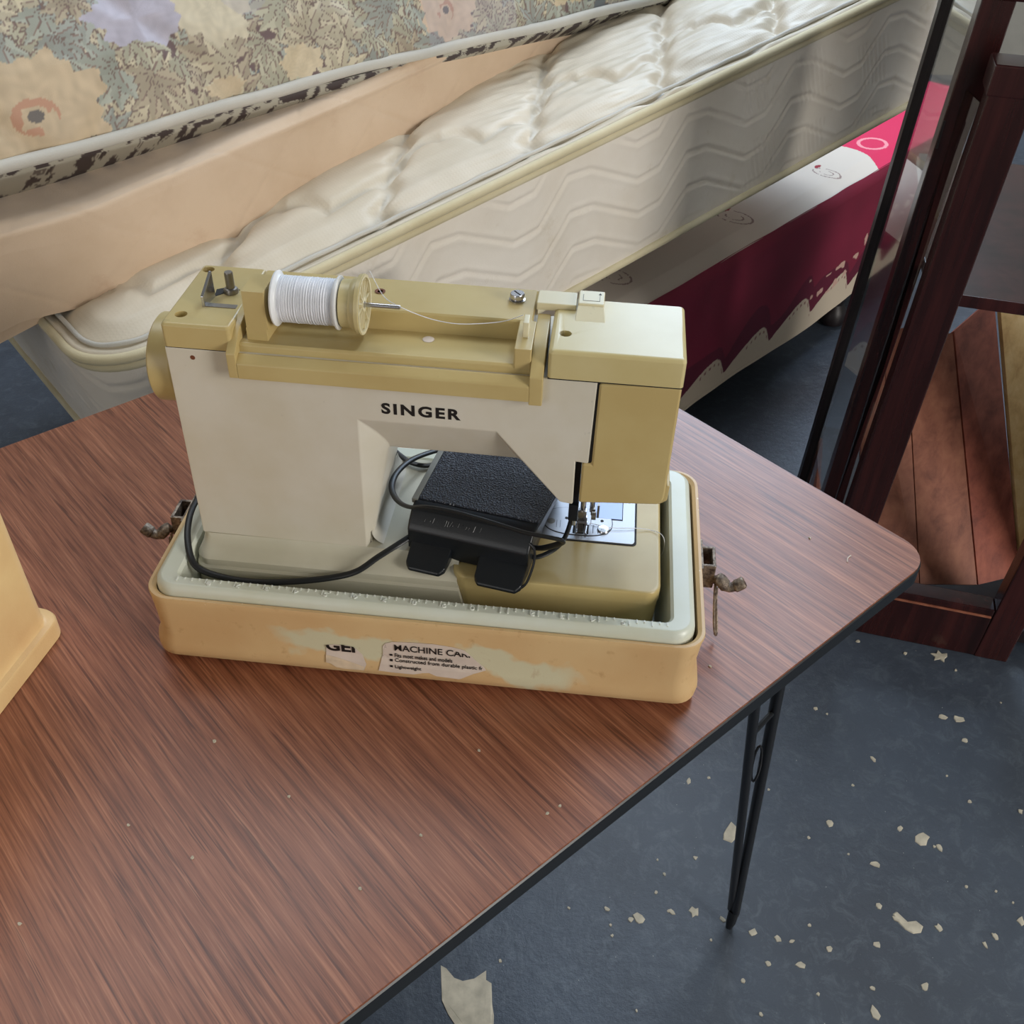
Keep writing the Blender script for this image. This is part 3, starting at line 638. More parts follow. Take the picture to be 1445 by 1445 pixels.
def tab(x0, x1): 
    p = [(x0, .004), (x0+.001, -.016), (x0+.005, -.021), (x1-.005, -.021), (x1-.001, -.016), (x1, .004)]
    return MB().loft([[(x, y, .0005-(.004-y)*.10) for x, y in p], [(x, y, .0150-(.004-y)*.52) for x, y in p]]).build('pedal_tab', M['black_plastic'], pd, .0015, 2)
tab(.003, .040); tab(.0640, .1070)
em = MB()
for i in range(26):
    x = .014+i*.0023+random.uniform(-.0006, .0006); em.tube([(x, .0045+random.uniform(0, .0035), .0335+random.uniform(0, .001)), (x+random.uniform(.0005, .002), .008+random.uniform(0, .003), .0368)], .00035, 4)
em.build('moulded_marks', M['black_plastic'], pd)
MB().tube(smoothpath([(PW-.001, .006, .034), (PW+.004, .004, .030), (PW+.005, .000, .018), (PW+.002, -.010, .004), (PW-.004, -.016, -.001)], 5), .0011, 6).build('hinge_wire', M['blackmetal'], pd)
# ------------------------------------------------------------ cords
def cord(pts, label, r=.0029, flat=.62, name='power_cord'):
    m_ = MB(); P = smoothpath(pts, 8); m_.tube(P, r, 12, flat); o = m_.build(name, M['cord']); place(o, Cm); tag(o, label, 'cord'); return o
cord([(.030, .150, .093), (.0190, .125, .096), (.0175, .105, .096), (.0185, .085, .095), (.0228, .0640, .090), (.0320, .0440, .0830), (.0420, .0370, .0770), (.0647, .0335, .0735), (.0926, .0335, .0722), (.1256, .0375, .0736), (.1544, .0430, .0765), (.1757, .0455, .0840), (.192, .0560, .0925), (.206, .066, .0985), (.2165, .0780, .1000)],
     'black cord curving round the left end of the machine base to the pedal')
cord([(.262, .235, .096), (.2363, .2160, .0990), (.2151, .1994, .1020), (.199, .1767, .1070), (.1912, .1492, .1120), (.1923, .122, .1170), (.2022, .0975, .1230), (.2164, .0790, .1320), (.2335, .0700, .1410), (.2561, .0655, .1425), (.2862, .0590, .1410), (.316, .0503, .1400), (.3364, .0480, .1390), (.3469, .0525, .1330), (.3440, .0580, .1240), (.3300, .0670, .1100), (.3180, .0720, .1060)],
     'black cord looping over the front edge of the foot pedal')
cord([(.3120, .0760, .0960), (.3250, .0715, .0950), (.3394, .0793, .0980), (.3476, .0847, .1060), (.3517, .0930, .1160), (.3533, .0990, .1300), (.3528, .1020, .1500)],
     'short black cord rising from the pedal corner beside the presser foot', .0024, .7)
cord([(.150, .222, .094), (.1691, .2155, .0935), (.1819, .1998, .0960), (.1966, .1871, .0965), (.2100, .1840, .0965), (.2190, .1860, .0970)],
     'black cord lying behind the foot pedal below the arm', .0028, .62)
# ------------------------------------------------------------ case lid on the left
LA = math.atan2(.552-.6406, -.4219+.40484)
lux = Vector((math.cos(LA), math.sin(LA), 0)); luy = Vector((math.sin(LA), -math.cos(LA), 0))
Lm = Matrix(((lux.x, luy.x, 0, -.3965), (lux.y, luy.y, 0, .6425), (0, 0, 1, TH), (0, 0, 0, 1)))
lid = thing('case_lid', 'tall tan plastic case lid standing on the table beside the machine case', 'case lid', mat=Lm)
LL, LW = .46, .235
def lr(o, z, r): return rring(o, LL-o, o, LW-o, r, z, 7)
MB().loft([lr(.001, 0, .018), lr(0, .001, .018), lr(0, .016, .018), lr(.0012, .0185, .018), lr(.006, .0195, .016), lr(.0075, .0215, .016), lr(.008, .030, .016), lr(.010, .235, .018), lr(.014, .250, .022), lr(.026, .258, .024)], (True, True), True).build('lid_shell', M['lid'], lid)
MB().tube([(LL/2-.06, LW/2, .258), (LL/2-.055, LW/2, .285), (LL/2+.055, LW/2, .285), (LL/2+.06, LW/2, .258)], .007, 12).build('carry_handle', M['lid'], lid)
# ------------------------------------------------------------ mattresses
Md = Vector((.75629163, .63477403, .15838215)); Mv = Vector((-.64288864, .76595966, 0)); Mw = Vector((-.12131434, -.10182209, .98737789))
MP = Vector((-.51525762, 1.15530626, .423))
Mm = Matrix(((Md.x, Mv.x, Mw.x, MP.x), (Md.y, Mv.y, Mw.y, MP.y), (Md.z, Mv.z, Mw.z, MP.z), (0, 0, 0, 1)))
mt = thing('mattress', 'ivory quilted pillow top mattress lying tilted behind the table', 'mattress', mat=Mm)
ML, MW_, MT, MR = 1.86, 1.05, .262, .09
def perim(inset, nL=560, nE=40, nC=16):
    a0, a1, b0, b1 = inset, ML-inset, inset, MW_-inset; r = max(MR-inset, .002); pts = []; nor = []; s_ = []
    def seg(p, q, n_, nrm):
        for k in range(n_): u_ = k/n_; pts.append((p[0]+(q[0]-p[0])*u_, p[1]+(q[1]-p[1])*u_)); nor.append(nrm)
    def arc(cx, cy, a):
        for k in range(nC): t_ = R(a+90*k/nC); pts.append((cx+r*math.cos(t_), cy+r*math.sin(t_))); nor.append((math.cos(t_), math.sin(t_)))
    seg((a0+r, b0), (a1-r, b0), nL, (0, -1)); arc(a1-r, b0+r, -90); seg((a1, b0+r), (a1, b1-r), nE, (1, 0)); arc(a1-r, b1-r, 0)
    seg((a1-r, b1), (a0+r, b1), 60, (0, 1)); arc(a0+r, b1-r, 90); seg((a0, b1-r), (a0, b0+r), nE, (-1, 0)); arc(a0+r, b0+r, 180)
    return np.array(pts), np.array(nor)
P0, N0 = perim(0)
arcl = np.concatenate([[0], np.cumsum(np.hypot(*np.diff(P0, axis=0).T))])+MR
arcl = np.where(arcl > P0.shape[0]*10, 0, arcl)
def wave(u_):
    p = ((u_-.687) % .277)/.277; return np.interp(p, [0, .19, .44, .63, 1.0], [.0, .003, .067, .060, 0])
W_ = np.linspace(0, 1, 76)
U_, WW = np.meshgrid(arcl, W_*MT, indexing='ij')
disp = .004*np.sin(np.pi*WW/MT)**.5
fade_ = np.clip((WW-.012)/.02, 0, 1)*np.clip((MT-.014-WW)/.02, 0, 1)
for k in range(-1, 5):
    d_ = np.abs(WW-(.022+.0655*k+wave(U_)))
    disp -= .0026*np.exp(-(d_/.0036)**2)*fade_; disp += .0012*np.exp(-((d_-.008)/.006)**2)*fade_
for c0 in (1.28, 1.42, 1.60, .42):
    inb = np.clip(1-np.abs(U_-c0-.03*np.sin(WW*18))/.052, 0, 1)**.3*(np.abs(U_-c0) < .055)
    ph = ((U_*1.0+WW*.28)/.0125) % 1; disp -= .0022*inb*np.exp(-((ph-.5)/.2)**2)*fade_*(np.sin(WW*42+c0*9) > -.45)
disp += .003*(vnoise(U_, WW, 9, 3)-.5)+.0012*(vnoise(U_, WW, 34, 5)-.5)
PX = P0[:, 0][:, None]+N0[:, 0][:, None]*disp; PY = P0[:, 1][:, None]+N0[:, 1][:, None]*disp
grid_mesh('side_panel', np.stack([PX, PY, WW], -1), M['mattress'], mt, closed_u=True)
ins = np.concatenate([[0, .004, .008, .012, .016, .020, .024], np.arange(.030, .42, .0055), np.arange(.43, .522, .02)])
rowsP = []
for q in ins:
    p_, _ = perim(q); rowsP.append(p_)
TP = np.stack(rowsP, 1)                                   # (perimeter, inset, 2)
tu, tv = TP[..., 0], TP[..., 1]; D = np.broadcast_to(ins, tu.shape)
hgt = np.interp(D, [0, .004, .008, .016, .020, .05, .12, .3], [.004, .011, .009, .008, .014, .030, .036, .038])
def seamd(u_, v_):
    best = np.full(u_.shape, 9.)
    for k in range(-6, 9):
        s0 = .43+.292*k
        sc1 = .020*np.abs(np.sin(v_*math.pi/.050))
        best = np.minimum(best, np.abs(u_-(s0+1.0*v_+sc1))*.72)
    return best
d1 = seamd(tu, tv)
hgt -= .012*np.exp(-(d1/.012)**2)*np.clip((D-.012)/.02, 0, 1); hgt -= .010*np.exp(-(d1/.05)**1.2)*np.clip((D-.012)/.02, 0, 1)
cellp = ((tu-1.0*tv-.43) % .292)/.292
d2 = np.abs(tv-(.115+.030*np.sin(cellp*2*math.pi*1.0)+.012*np.abs(np.sin(cellp*3*math.pi))))
hgt -= .010*np.exp(-(d2/.010)**2)*np.clip((D-.03)/.02, 0, 1)
wr_ = vnoise(tu*.8+tv*1.1, tv*5+tu*.1, 26, 2); hgt += .0050*(wr_-.5)*np.clip((tu-.55)/.4, .15, 1)*np.exp(-(d1/.10)**2)*2.2
hgt += .004*(vnoise(tu, tv, 14, 8)-.5)*np.clip(D/.03, 0, 1)
PT = np.stack([tu, tv, MT+hgt], -1)
grid_mesh('quilted_top', PT, M['quilt'], mt, closed_u=True)
def border(inset, z, r, name, flat=1, mat='piping', wob=0, n=10):
    p_, n_ = perim(inset, 150, 24, 12); pts = [(a, b, z+wob*math.sin(i*.9)) for i, (a, b) in enumerate(p_)]; pts.append(pts[0])
    return MB().tube(pts, r, n, flat, caps=False).build(name, M[mat], mt)
border(-.002, MT+.002, .0078, 'piping', 1); border(-.002, .004, .0078, 'piping', 1)
border(-.0005, MT-.012, .0050, 'seam_tape', 1.3); border(.018, MT+.012, .0035, 'piping', 1, 'grey_piping', .0006)
p_, _ = perim(0, 100, 20, 8); MB().loft([[(a, b, .002) for a, b in p_], [(a*.999+.001, b*.999+.0005, .001) for a, b in p_]]).build('underside', M['mattress'], mt)
# beige velour mattress lying on it
by = math.atan2(.125, 1.0)
Bm = Mm @ tr(-.06, .142, MT+.022) @ rotz(math.degrees(by)) @ roty(0)
bt = thing('folded_mattress', 'thin beige velour mattress lying on top of the ivory mattress under the floral one', 'mattress', mat=Bm)
nu, nv = 330, 150
uu = np.linspace(-.35, 1.50, nu)
path = []
for k in np.linspace(0, 1, 70): path.append((.004+.018*k*0, .0+.128*k))
path = [(0.014*(1-k)**2, -.02+.146*k) for k in np.linspace(0, 1, 70)]
for k in np.linspace(0, 1, 30)[1:]: a = R(90*k); path.append((.020*(1-math.cos(a)), .126+.018*math.sin(a)))
for k in np.linspace(0, 1, 50)[1:]: path.append((.020+.55*k, .144-.035*k))
path = np.array(path); nv = len(path)
Ub, Ib = np.meshgrid(uu, np.arange(nv), indexing='ij')
Vb = path[:, 0][None].repeat(nu, 0); Wb = path[:, 1][None].repeat(nu, 0)
sarc = np.concatenate([[0], np.cumsum(np.hypot(*np.diff(path, axis=0).T))])[None].repeat(nu, 0)
off = .006*np.sin(Ub*5+1)*np.clip(sarc/.1, 0, 1)+.006*(vnoise(Ub, sarc, 9, 4)-.5)
qd = np.minimum(np.abs(((Ub+sarc*1.1) % .22)-.11), np.abs(((Ub-sarc*1.1) % .22)-.11))
off -= .0016*np.exp(-(qd/.004)**2)
fold = np.abs(sarc-(.150+.012*np.sin(Ub*6))); off += .004*np.exp(-(fold/.006)**2)
hh = np.interp(Ub, [-.35, 0, .35, .7, 1.2, 1.5], [.84, .82, .84, .80, .66, .55])
top_ = np.clip((sarc-.13)/.05, 0, 1)
shv = np.interp(Ub-.06, [-.3, -.02, .12, .3, .6, .9, 1.2], [0, 0, -.030, -.046, -.028, -.014, 0]); shw = np.interp(Ub-.06, [-.3, -.03, .06, .12], [.024, .022, .006, 0])
grid_mesh('velour_cover', np.stack([Ub, Vb+shv-off*(1-top_), Wb*hh+shw+off*top_], -1), M['beige'], bt)
MB().box(-.35, 1.5, .03, .58, -.018, .05).build('mattress_core', M['beige'], bt)
# floral mattress leaning back on it, standing on its long edge
A1 = Mm @ Vector((.036-.30, .188+.0, .467+.0325)); A2 = Mm @ Vector((1.162+.25, .300, .345-.027))
A1 = Mm @ Vector((-.30, .145, .535)); A2 = Mm @ Vector((1.45, .277, .290))
fx = (A2-A1).normalized(); fb = Vector((Mv.x, Mv.y, 0)); fb = (fb-fx*fb.dot(fx)).normalized(); fz = fx.cross(fb).normalized()
lean = R(32); fu = (fz*math.cos(lean)+fb*math.sin(lean)).normalized(); fn = fu.cross(fx).normalized()   # fn points back-down... 
FN = fx.cross(fu).normalized()
Fm = Matrix(((fx.x, fu.x, FN.x, A1.x), (fx.y, fu.y, FN.y, A1.y), (fx.z, fu.z, FN.z, A1.z), (0, 0, 0, 1)))   # x along, y up the face, -z... FN toward viewer
fm = thing('floral_mattress', 'floral leaf print mattress with pale grey piping leaning at the top left', 'mattress', mat=Fm)
FL, FH = 1.80, .80
nu = 820
yy = np.concatenate([np.linspace(0, .26, 124), np.linspace(.27, FH, 36)])
Uf, Yf = np.meshgrid(np.linspace(0, FL, nu), yy, indexing='ij')
Zf = .026*np.clip(Yf/.09, 0, 1)**.5-.006+.006*(vnoise(Uf, Yf, 7, 1)-.5)
dq = np.minimum(np.abs(((Uf+Yf*.85+.06) % .30)-.15), np.abs(((Uf-Yf*.85-.02) % .30)-.15))*.75
Zf += .008*(1-np.exp(-(dq/.016)**2))-.004+.0015*(vnoise(Uf, Yf, 60, 6)-.5)
# printed leaves and blooms
Cc = np.zeros(Uf.shape+(3,)); m1 = vnoise(Uf, Yf, 9, 21)
Cc[:] = L3((112, 92, 92)); Cc[m1 > .66] = L3((112, 118, 122)); Cc[m1 < .34] = L3((140, 128, 116))
pal = [L3((196, 186, 162)), L3((186, 182, 160)), L3((172, 176, 164)), L3((204, 194, 168)), L3((164, 168, 160)), L3((180, 168, 146))]
outl = L3((124, 106, 98))
def lobe(cx, cy, ang, ln_, wd, col, bend_):
    R0 = ln_*1.1
    i0, i1 = np.searchsorted(Uf[:, 0], [cx-R0, cx+R0]); j0, j1 = np.searchsorted(yy, [cy-R0, cy+R0])
    if i1 <= i0 or j1 <= j0: return
    du = Uf[i0:i1, j0:j1]-cx; dv = Yf[i0:i1, j0:j1]-cy
    a = du*math.cos(ang)+dv*math.sin(ang); b = -du*math.sin(ang)+dv*math.cos(ang)-bend_*(a/ln_)**2*ln_
    t_ = np.clip(a/ln_, 0, 1); hw = wd*np.sin(np.pi*t_**.75)*(1+.22*np.sin(t_*22)); ins_ = (a > 0) & (a < ln_)
    sub = Cc[i0:i1, j0:j1]; ab = np.abs(b)
    sub[ins_ & (ab < hw+.0012)] = outl; msk = ins_ & (ab < hw)
    shade = (1+.10*np.sign(b)-.10*(1-t_))[msk][:, None]; sub[msk] = col*shade
    sub[ins_ & (ab < .0009) & (t_ < .7)] = outl*1.35
for k in range(430):
    cx = random.uniform(.1, 1.7); cy = random.uniform(-.03, .25) if k % 5 else random.uniform(.25, .75)
    a0 = random.uniform(0, 6.28); sz = random.uniform(.045, .080); nl = random.choice((5, 6, 7)); col = random.choice(pal); sg = random.choice((-1, 1))
    for i in range(nl):
        k_ = i/(nl-1)-.5; lobe(cx, cy, a0+k_*2.6, sz*(1-.8*abs(k_)), sz*.16, col*random.uniform(.94, 1.06), .3*k_*2+.15*sg)
    if k % 3 == 0:
        for i in range(3): lobe(cx+.006, cy, a0+3.1+i*.35*sg, sz*(.8-.1*i), sz*.09, col*.95, .8*sg)
def bloom(cx, cy, rx, ry, col, core):
    du = (Uf-cx)/rx; dv = (Yf-cy)/ry; rad = np.hypot(du, dv); th_ = np.arctan2(dv, du)
    ed = 1+.10*np.sin(th_*7+cx*30)+.06*np.sin(th_*17)+.10*(vnoise(Uf, Yf, 40, 9)-.5)
    msk = rad < ed
    tex = .90+.18*vnoise(Uf*1.2, Yf*.7, 110, 12)+.03*np.sin(rad*22+3*np.sin(th_*5))
    Cc[msk] = (col*tex[..., None])[msk]
    if core:
        rc = np.hypot(du+.1, dv+.12); m2 = (rc < .36) & (vnoise(Uf, Yf, 120, 13) > .40)&(np.abs(rc-.27) < .08); Cc[m2] = L3((196, 150, 124))*1.0
        m3 = rc < .12; Cc[m3] = L3((110, 104, 100))
cream = L3((204, 186, 156))
BL = [(.412, .048, .088, .062, L3((206, 186, 156)), 1), (.59, .135, .075, .040, L3((186, 182, 196)), 0), (.69, .122, .055, .048, L3((210, 200, 176)), 0), (.802, .032, .034, .022, L3((212, 196, 166)), 0), (.670, .022, .030, .013, cream, 0), (1.09, .058, .055, .046, L3((216, 192, 168)), 1), (1.36, .06, .06, .04, cream, 1), (.16, .12, .09, .07, cream, 1), (.84, .46, .1, .08, cream, 1), (.45, .40, .1, .08, cream, 1)]
for b_ in BL: bloom(*b_)
lil = vnoise(Uf, Yf, 5, 31); mk = (lil > .60)[..., None]; Cc = np.where(mk, Cc*.72+L3((170, 168, 186))*.28, Cc)
grid_mesh('floral_face', np.stack([Uf, Yf, Zf], -1), M['print_satin'], fm, Cc)
# the strip of side panel under the piping
vs_ = np.linspace(0, 1, 26); Us, Vs = np.meshgrid(np.linspace(0, FL, nu), vs_, indexing='ij')
ang_ = Vs*R(95); Ys = -.004-.016*np.sin(ang_); Zs = -.004-.030*(1-np.cos(ang_))-.16*np.clip(Vs-.5, 0, 1)
Cs = np.zeros(Us.shape+(3,)); Cs[:] = L3((176, 172, 158)); nn = vnoise(Us+Vs*.01, Vs*.05, 95, 4); Cs[nn > .62] = L3((70, 60, 60)); Cs[(nn > .5) & (nn < .56)] = L3((110, 102, 96))
grid_mesh('side_strip', np.stack([Us, Ys, Zs], -1), M['print_satin'], fm, Cs)
MB().tube([(x, -.002+.0012*math.sin(x*23)+.010*math.exp(-((x-.9)/.35)**2)-.004, 0) for x in np.linspace(0, FL, 120)], .0085, 12).build('piping', M['grey_piping'], fm)
MB().box(0, FL, .02, FH, -.19, -.045).build('mattress_core', M['grey_piping'], fm)
# bed base with burgundy valance
BA = R(49.6); bx_ = Vector((math.cos(BA), math.sin(BA), 0)); bn_ = Vector((-math.sin(BA), math.cos(BA), 0))
B0 = Vector((.882, 2.604, 0)) - bn_*.03
Om = Matrix(((bx_.x, bn_.x, 0, B0.x), (bx_.y, bn_.y, 0, B0.y), (0, 0, 1, 0), (0, 0, 0, 1)))
bdo = thing('bed_base', 'bed base in burgundy cover with scalloped cream hem on dark turned feet', 'bed', mat=Om)
bl0, bl1, bz0, bz1 = -1.62, .80, .108, .440
nu, nv = 900, 150
ub, zb = np.meshgrid(np.linspace(bl0, bl1, nu), np.linspace(bz0, bz1, nv), indexing='ij')
sag = .010*np.sin(ub*7)*(1-(zb-bz0)/(bz1-bz0))
ph = ((ub+.045) % .205)/.205
hem = bz0+.036+.052*np.interp(ph, [0, .06, .15, .3, .45, .6, .72, .82, .90, .96, 1], [0, .04, .20, .42, .66, .88, .98, 1, .80, .35, 0])
Cb = np.zeros(ub.shape+(3,)); Cb[:] = L3((122, 22, 52)); 
mottle = vnoise(ub, zb, 14, 7)[..., None]; Cb *= (.88+.24*mottle)  # random tone variation in the burgundy
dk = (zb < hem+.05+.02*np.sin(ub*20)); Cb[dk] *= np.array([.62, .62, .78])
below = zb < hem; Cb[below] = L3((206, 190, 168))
dot = (np.abs(zb-hem+.012) < .0035) & below & ((ub*55 % 1) < .38) & (ph > .45); Cb[dot] = L3((150, 110, 104))
fl_ = (vnoise(ub, zb, 55, 17) > .74) & (ub > -.28) & (np.abs(zb-(.245+.05*np.sin(ub*9))) < .028); Cb[fl_] = L3((206, 168, 152))
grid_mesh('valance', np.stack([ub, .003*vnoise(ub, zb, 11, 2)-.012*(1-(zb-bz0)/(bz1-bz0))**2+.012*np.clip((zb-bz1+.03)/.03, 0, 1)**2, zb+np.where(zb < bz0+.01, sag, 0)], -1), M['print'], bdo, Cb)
ut, vt = np.meshgrid(np.linspace(bl0, bl1, 900), np.concatenate([np.linspace(0, .30, 130), np.linspace(.31, 1.05, 40)]), indexing='ij')
Ct = np.zeros(ut.shape+(3,)); Ct[:] = L3((214, 204, 192))
mg = (ut > .02+.03*np.sin(vt*20)+.35*vt); Ct[mg] = L3((214, 30, 84)); hrt = mg & (np.abs(np.hypot((ut-.16), (vt-.09)*1.3)-.045) < .006); Ct[hrt] = L3((240, 150, 160))
for cx, cy, s_ in ((-.52, .075, 1), (-.12, .055, .8), (-.95, .1, 1)):
    rr_ = np.hypot((ut-cx)*1.5, vt-cy-.02)
    vine = ((np.abs(rr_-.045*s_) < .0026) | (np.abs(rr_-.022*s_) < .0020)) & (vnoise(ut, vt, 90, 5) > .36); Ct[vine] = L3((150, 128, 122))
    petal = (np.hypot((ut-cx-.022)*1.0, (vt-cy-.058)*2.2) < .017*s_); Ct[petal] = L3((150, 24, 44))
zt = bz1+.010*np.clip(vt/.05, 0, 1)+.006*vnoise(ut, vt, 6, 3)-.006
grid_mesh('cover_top', np.stack([ut, vt+.012, zt], -1), M['print'], bdo, Ct)
MB().box(bl0+.01, bl1-.01, .03, 1.04, bz0+.02, bz1-.012).build('bed_frame', M['darkbar'], bdo)
ftp = [(.034, .155), (.034, .125), (.030, .100), (.024, .075), (.022, .062), (.034, .045), (.041, .025), (.035, .006), (.024, 0), (0, 0)]
for fxp, fyp in ((0, .030), (-1.45, .06), (0, .98), (-1.45, .98)):
    MB().lathe(ftp, 24, tr(fxp, fyp, 0)).build('bed_foot', M['darkbar'], bdo)
# ------------------------------------------------------------ glazed cabinet on the right
th = R(-14); Km = Matrix(((math.cos(th), -math.sin(th), 0, .61), (math.sin(th), math.cos(th), 0, 1.40), (0, 0, 1, 0), (0, 0, 0, 1)))
cb = thing('display_cabinet', 'dark mahogany glazed cabinet standing at the right beside the table corner', 'cabinet', mat=Km)
def post(name, b0, b1, d0, d1, z0, z1, lx, mat='mahogany', bev=.003):
    k0, k1 = lx*z0, lx*z1
    return MB().loft([[(b0+k0, d0, z0), (b1+k0, d0, z0), (b1+k0, d1, z0), (b0+k0, d1, z0)], [(b0+k1, d0, z1), (b1+k1, d0, z1), (b1+k1, d1, z1), (b0+k1, d1, z1)]]).build(name, M[mat], cb, bev)
post('front_post', -.033, .026, 0, .040, 0, 1.0, .028)
post('front_post', .272, .330, 0, .040, 0, 1.0, .028)
post('side_post', -.066, -.022, .095, .140, 0, 1.36, .030)
post('side_post', .420, .465, .095, .140, 0, 1.36, .030)
post('rear_bar', -.083, -.063, .386, .430, 0, 1.42, .030, 'darkbar', .0012)
post('rear_bar', .450, .470, .40, .430, 0, 1.42, .030, 'darkbar')
MB().box(.026, .275, .002, .040, 0, .118).build('bottom_rail', M['mahogany'], cb, .003)
MB().box(.028, .272, -.001, .004, .100, .1035).build('rail_bead', M['cedar'], cb, .0006)
MB().box(-.008, .470, -.002, .060, .990, 1.030).build('front_top_rail', M['mahogany'], cb, .003)
MB().box(-.028, .51, .092, .150, 1.085, 1.36).build('top_rail', M['mahogany'], cb, .003)
MB().box(-.028, .51, .40, .43, 1.30, 1.36).build('rear_top_rail', M['mahogany'], cb, .003)
MB().box(.005, .440, .006, .60, .688, .708).build('shelf', M['mahogany'], cb, .002)
MB().box(-.05, .460, .040, .62, .020, .050).build('cabinet_floor', M['darkbar'], cb, .002)
MB().loft([[(-.052, .138, .05), (-.0700, .390, .05), (-.0700+.036, .390, 1.33), (-.052+.036, .138, 1.33)], [(-.049, .138, .05), (-.067, .390, .05), (-.067+.036, .390, 1.33), (-.049+.036, .138, 1.33)]]).build('glass_pane', M['glass'], cb)
MB().loft([[(-.030, .04, .10), (-.040, .095, .10), (-.020, .095, .97), (-.006, .04, .97)], [(-.028, .04, .10), (-.038, .095, .10), (-.018, .095, .97), (-.004, .04, .97)]]).build('glass_strip', M['glass'], cb)
MB().box(.468, .480, .10, .43, .02, 1.36).build('side_panel', M['mahogany'], cb, .001)  # unseen solid cabinet side, added to shade the far end of the mattress
MB().box(-.060+.0, -.050, .14, .40, .05, .16).build('lower_side_panel', M['cedar'], cb, .001)
MB().box(-.0375, -.0345, .094, .098, .885, .925).build('hinge', M['darkbar'], cb)
# boards leaning inside
lb = [((.080, .074, .080), (.155, .081, .080), (.055, .425, .402), (-.005, .390, .395), 'cedar', 'narrow brown board inside the cabinet, beside its left corner post'),
      ((.157, .082, .080), (.262, .112, .080), (.143, .470, .410), (.057, .428, .403), 'cedar', 'orange brown board leaning in the cabinet, left of the red one'),
      ((.265, .113, .080), (.344, .165, .080), (.222, .595, .440), (.146, .475, .412), 'cedar2', 'reddish board leaning inside the cabinet with a bright top end'),
      ((.350, .172, .080), (.415, .205, .080), (.310, .640, .460), (.232, .602, .445), 'pine', 'pale pine board inside the cabinet at the right edge of the photo')]
for a, b, c, d, mk_, lab in lb:
    P_ = [Vector(p) for p in (a, b, c, d)]; nrm = (P_[1]-P_[0]).cross(P_[3]-P_[0]).normalized()*-.012
    o = MB().loft([[tuple(p) for p in P_], [tuple(p+nrm) for p in P_]]).build('leaning_board', M[mk_]); place(o, Km); tag(o, lab, 'board')
# ------------------------------------------------------------ paint flakes and crumbs
def flake(x, y, s, lab, grp=None, z=0.0, asp=1, ang=None, pts=None, name='paint_flake', mat='flake', h=.0012):
    if pts is None:
        n_ = random.choice((6, 7, 8, 9)); pts = []
        for i in range(n_):
            a = 2*math.pi*i/n_+random.uniform(-.2, .2); r_ = s*random.uniform(.55, 1.1); pts.append((r_*math.cos(a), r_*math.sin(a)*asp))
        if ang is None: ang = random.uniform(0, 180)
    m_ = MB().loft([[(px, py, 0) for px, py in pts], [(px*.93, py*.93, h+random.uniform(0, .0006)) for px, py in pts]])
    o = m_.build(name, M[mat]); o.location = (x, y, z); o.rotation_euler = (0, 0, R(ang or 0)); tag(o, lab, 'flake' if name == 'paint_flake' else 'crumb', grp); return o
big = [(-.078, .707), (-.070, .703), (-.058, .690), (-.046, .686), (-.030, .690), (-.014, .702), (-.016, .690), (-.006, .684), (-.004, .655), (-.001, .640), (-.010, .632), (-.014, .612), (-.026, .598), (-.038, .628), (-.052, .652), (-.056, .672), (-.068, .688)]
flake(0, 0, .05, 'large torn off-white flake on the floor below the table edge at the bottom', pts=[(a, b) for a, b in big[::-1]], ang=.001)
flake(.605, .790, .02, 'elongated curved off-white flake on the floor right of the table leg', pts=[(-.022, .018), (-.016, .022), (-.004, .006), (.010, .008), (.018, .000), (.012, -.010), (0, -.012), (-.010, -.006), (-.018, .006)], ang=.001)
flake(.810, 1.330, .018, 'jagged splintered flake in front of the cabinet base', pts=[(.013, -.002), (.017, .006), (.006, .006), (.003, .016), (-.004, .008), (-.015, .010), (-.010, .001), (-.016, -.007), (-.004, -.006), (0, -.015), (.006, -.006)], ang=10)
flake(.364, .938, .020, 'broad flake lying behind the upright table leg', asp=.8)
flake(.663, .938, .014, 'chunky pale flake midway between the table leg and the right edge')
flake(.798, 1.181, .010, 'small rounded flake in front of the cabinet, right of centre')
G = 'small paint flakes scattered on the floor'
fls = [(.207, .786, .013), (.255, .799, .008), (.289, .800, .010), (.330, .790, .008), (.370, .772, .008), (.547, .759, .010), (.624, 1.088, .009), (.794, 1.135, .008), (.771, 1.185, .009), (.522, .960, .008), (.578, .889, .009), (.520, .661, .012), (.194, .785, .005), (.405, .763, .007), (.425, .760, .006), (.476, .750, .007), (.646, .788, .009), (.725, .778, .009), (.705, .765, .007), (.839, .995, .006), (.771, .804, .010), (.306, 1.032, .009), (.548, 1.194, .005), (.663, 1.362, .005), (.686, .922, .009), (.633, .954, .007), (.160, .800, .007), (.585, .800, .008), (.565, .820, .006), (.385, .725, .006), (.300, .890, .005), (.43, .725, .008), (.345, .700, .005), (.60, .70, .010), (.76, .66, .012), (.525, .695, .006), (.235, .83, .004), (.25, .86, .004), (.745, 1.335, .006)]
def pix(x, y, z=0):
    d = Vector((x, y, z-1.41)); zz = d.dot(Vector(fw)); return 722.5+1450.34*d.dot(Vector(rt))/zz, 722.5+1450.34*d.dot(Vector(dn))/zz
marks = [((1028, 1308), 'the foot of the table leg'), ((1325, 905), 'the cabinet base'), ((665, 1400), 'the large torn flake'), ((1290, 1310), 'the long curved flake'), ((1303, 1185), 'the chunky pale flake')]
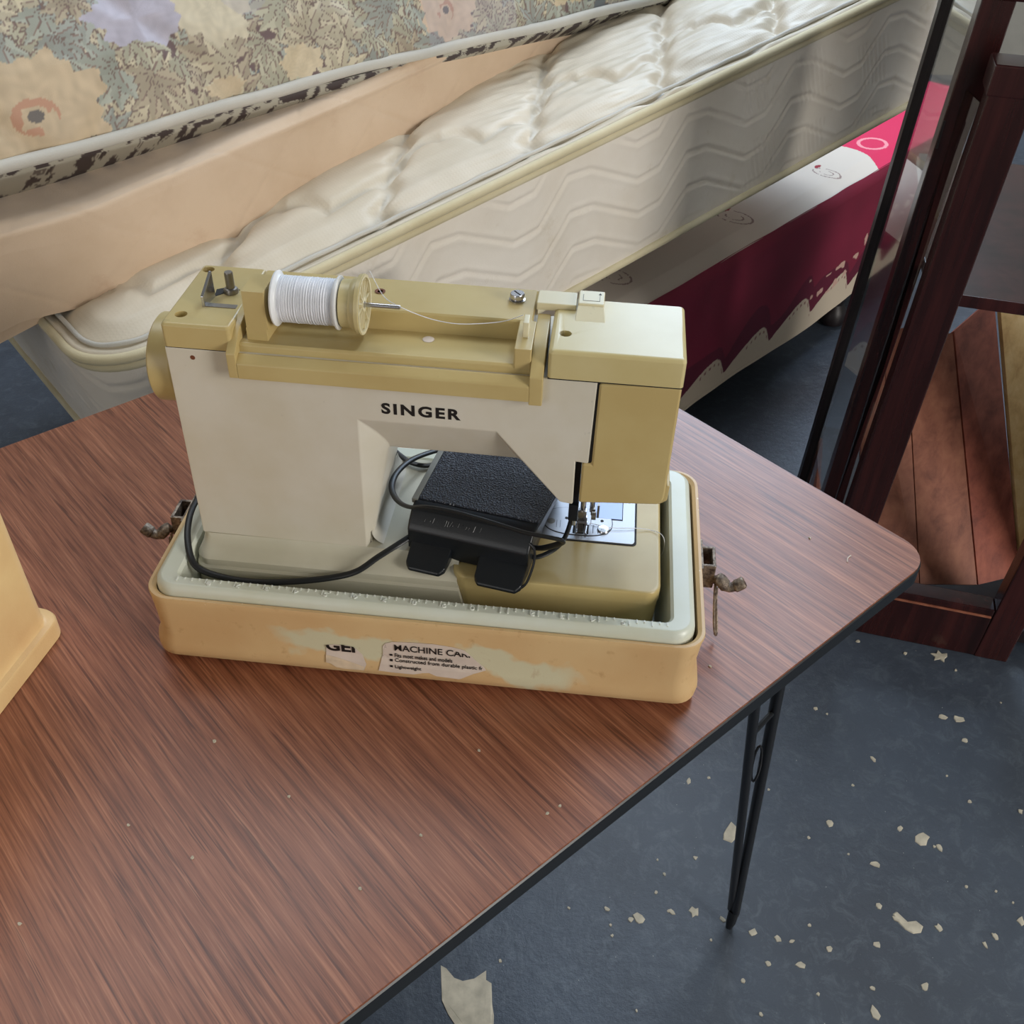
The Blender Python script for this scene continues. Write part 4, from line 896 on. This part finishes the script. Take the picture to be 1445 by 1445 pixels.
ordn = ['nearest', 'second', 'third', 'fourth', 'fifth', 'sixth', 'seventh', 'eighth', 'ninth', 'tenth', 'eleventh', 'twelfth', 'thirteenth', 'fourteenth']
def name_them(pts_, marks_, noun, surf):
    groups = {}
    for i_, (px, py) in enumerate(pts_):
        dist, (m_, nm) = min((math.hypot(px-q[0][0], py-q[0][1]), q) for q in marks_)
        dx, dy = px-m_[0], py-m_[1]; dr = ('right of' if dx > 0 else 'left of') if abs(dx) > abs(dy) else ('in front of' if dy > 0 else 'behind')
        groups.setdefault((nm, dr), []).append((dist, i_))
    out = {}
    for (nm, dr), l in groups.items():
        for k_, (_, i_) in enumerate(sorted(l)):
            out[i_] = (f'{noun} {dr} {nm}, {ordn[k_]} from it' if k_ else f'{noun} {dr} {nm}, nearest to it') if len(l) > 1 else f'only {noun} {dr} {nm}'
    return out
nm_ = name_them([pix(x, y) for x, y, _ in fls], marks, 'small off-white paint flake', '')
for i_, (x, y, s) in enumerate(fls): flake(x, y, s*.92, nm_[i_], G, asp=random.uniform(.5, 1))
for k in range(46):
    x, y = random.uniform(.0, .95), random.uniform(.58, 1.32)
    flake(x, y, random.uniform(.0018, .0035), 'tiny pale paint speck on the dark floor', 'tiny paint specks on the floor')
def Tp(px, py): v_ = Tm @ Vector((px, py, 0)); return v_.x, v_.y
crs = ((-.225, .415), (-.165, .470), (-.10, .395), (-.06, .440), (.035, .463), (.045, .470), (-.235, .52), (-.28, .44), (.18, .62), (.305, .80), (-.02, .52), (-.33, .36))
nm_ = name_them([pix(a, b, TH) for a, b in crs], [((212, 905), 'the left front corner of the case'), ((983, 975), 'the right front corner of the case'), ((1290, 790), 'the right table corner'), ((600, 965), 'the middle of the case front')], 'table crumb', '')
for i_, (wx, wy) in enumerate(crs):
    flake(wx, wy, .0016, nm_[i_], 'tiny crumbs on the table top', z=TH, name='crumb', h=.0008)
sc3 = MB().tube(smoothpath([(0, 0, .0006), (.002, .006, .0006), (.006, .010, .0006)], 4), .0006, 5).build('paper_scrap', M['paper']); sc3.location = (.335, .765, TH); tag(sc3, 'curved pale scrap near the right corner of the table top', 'scrap')
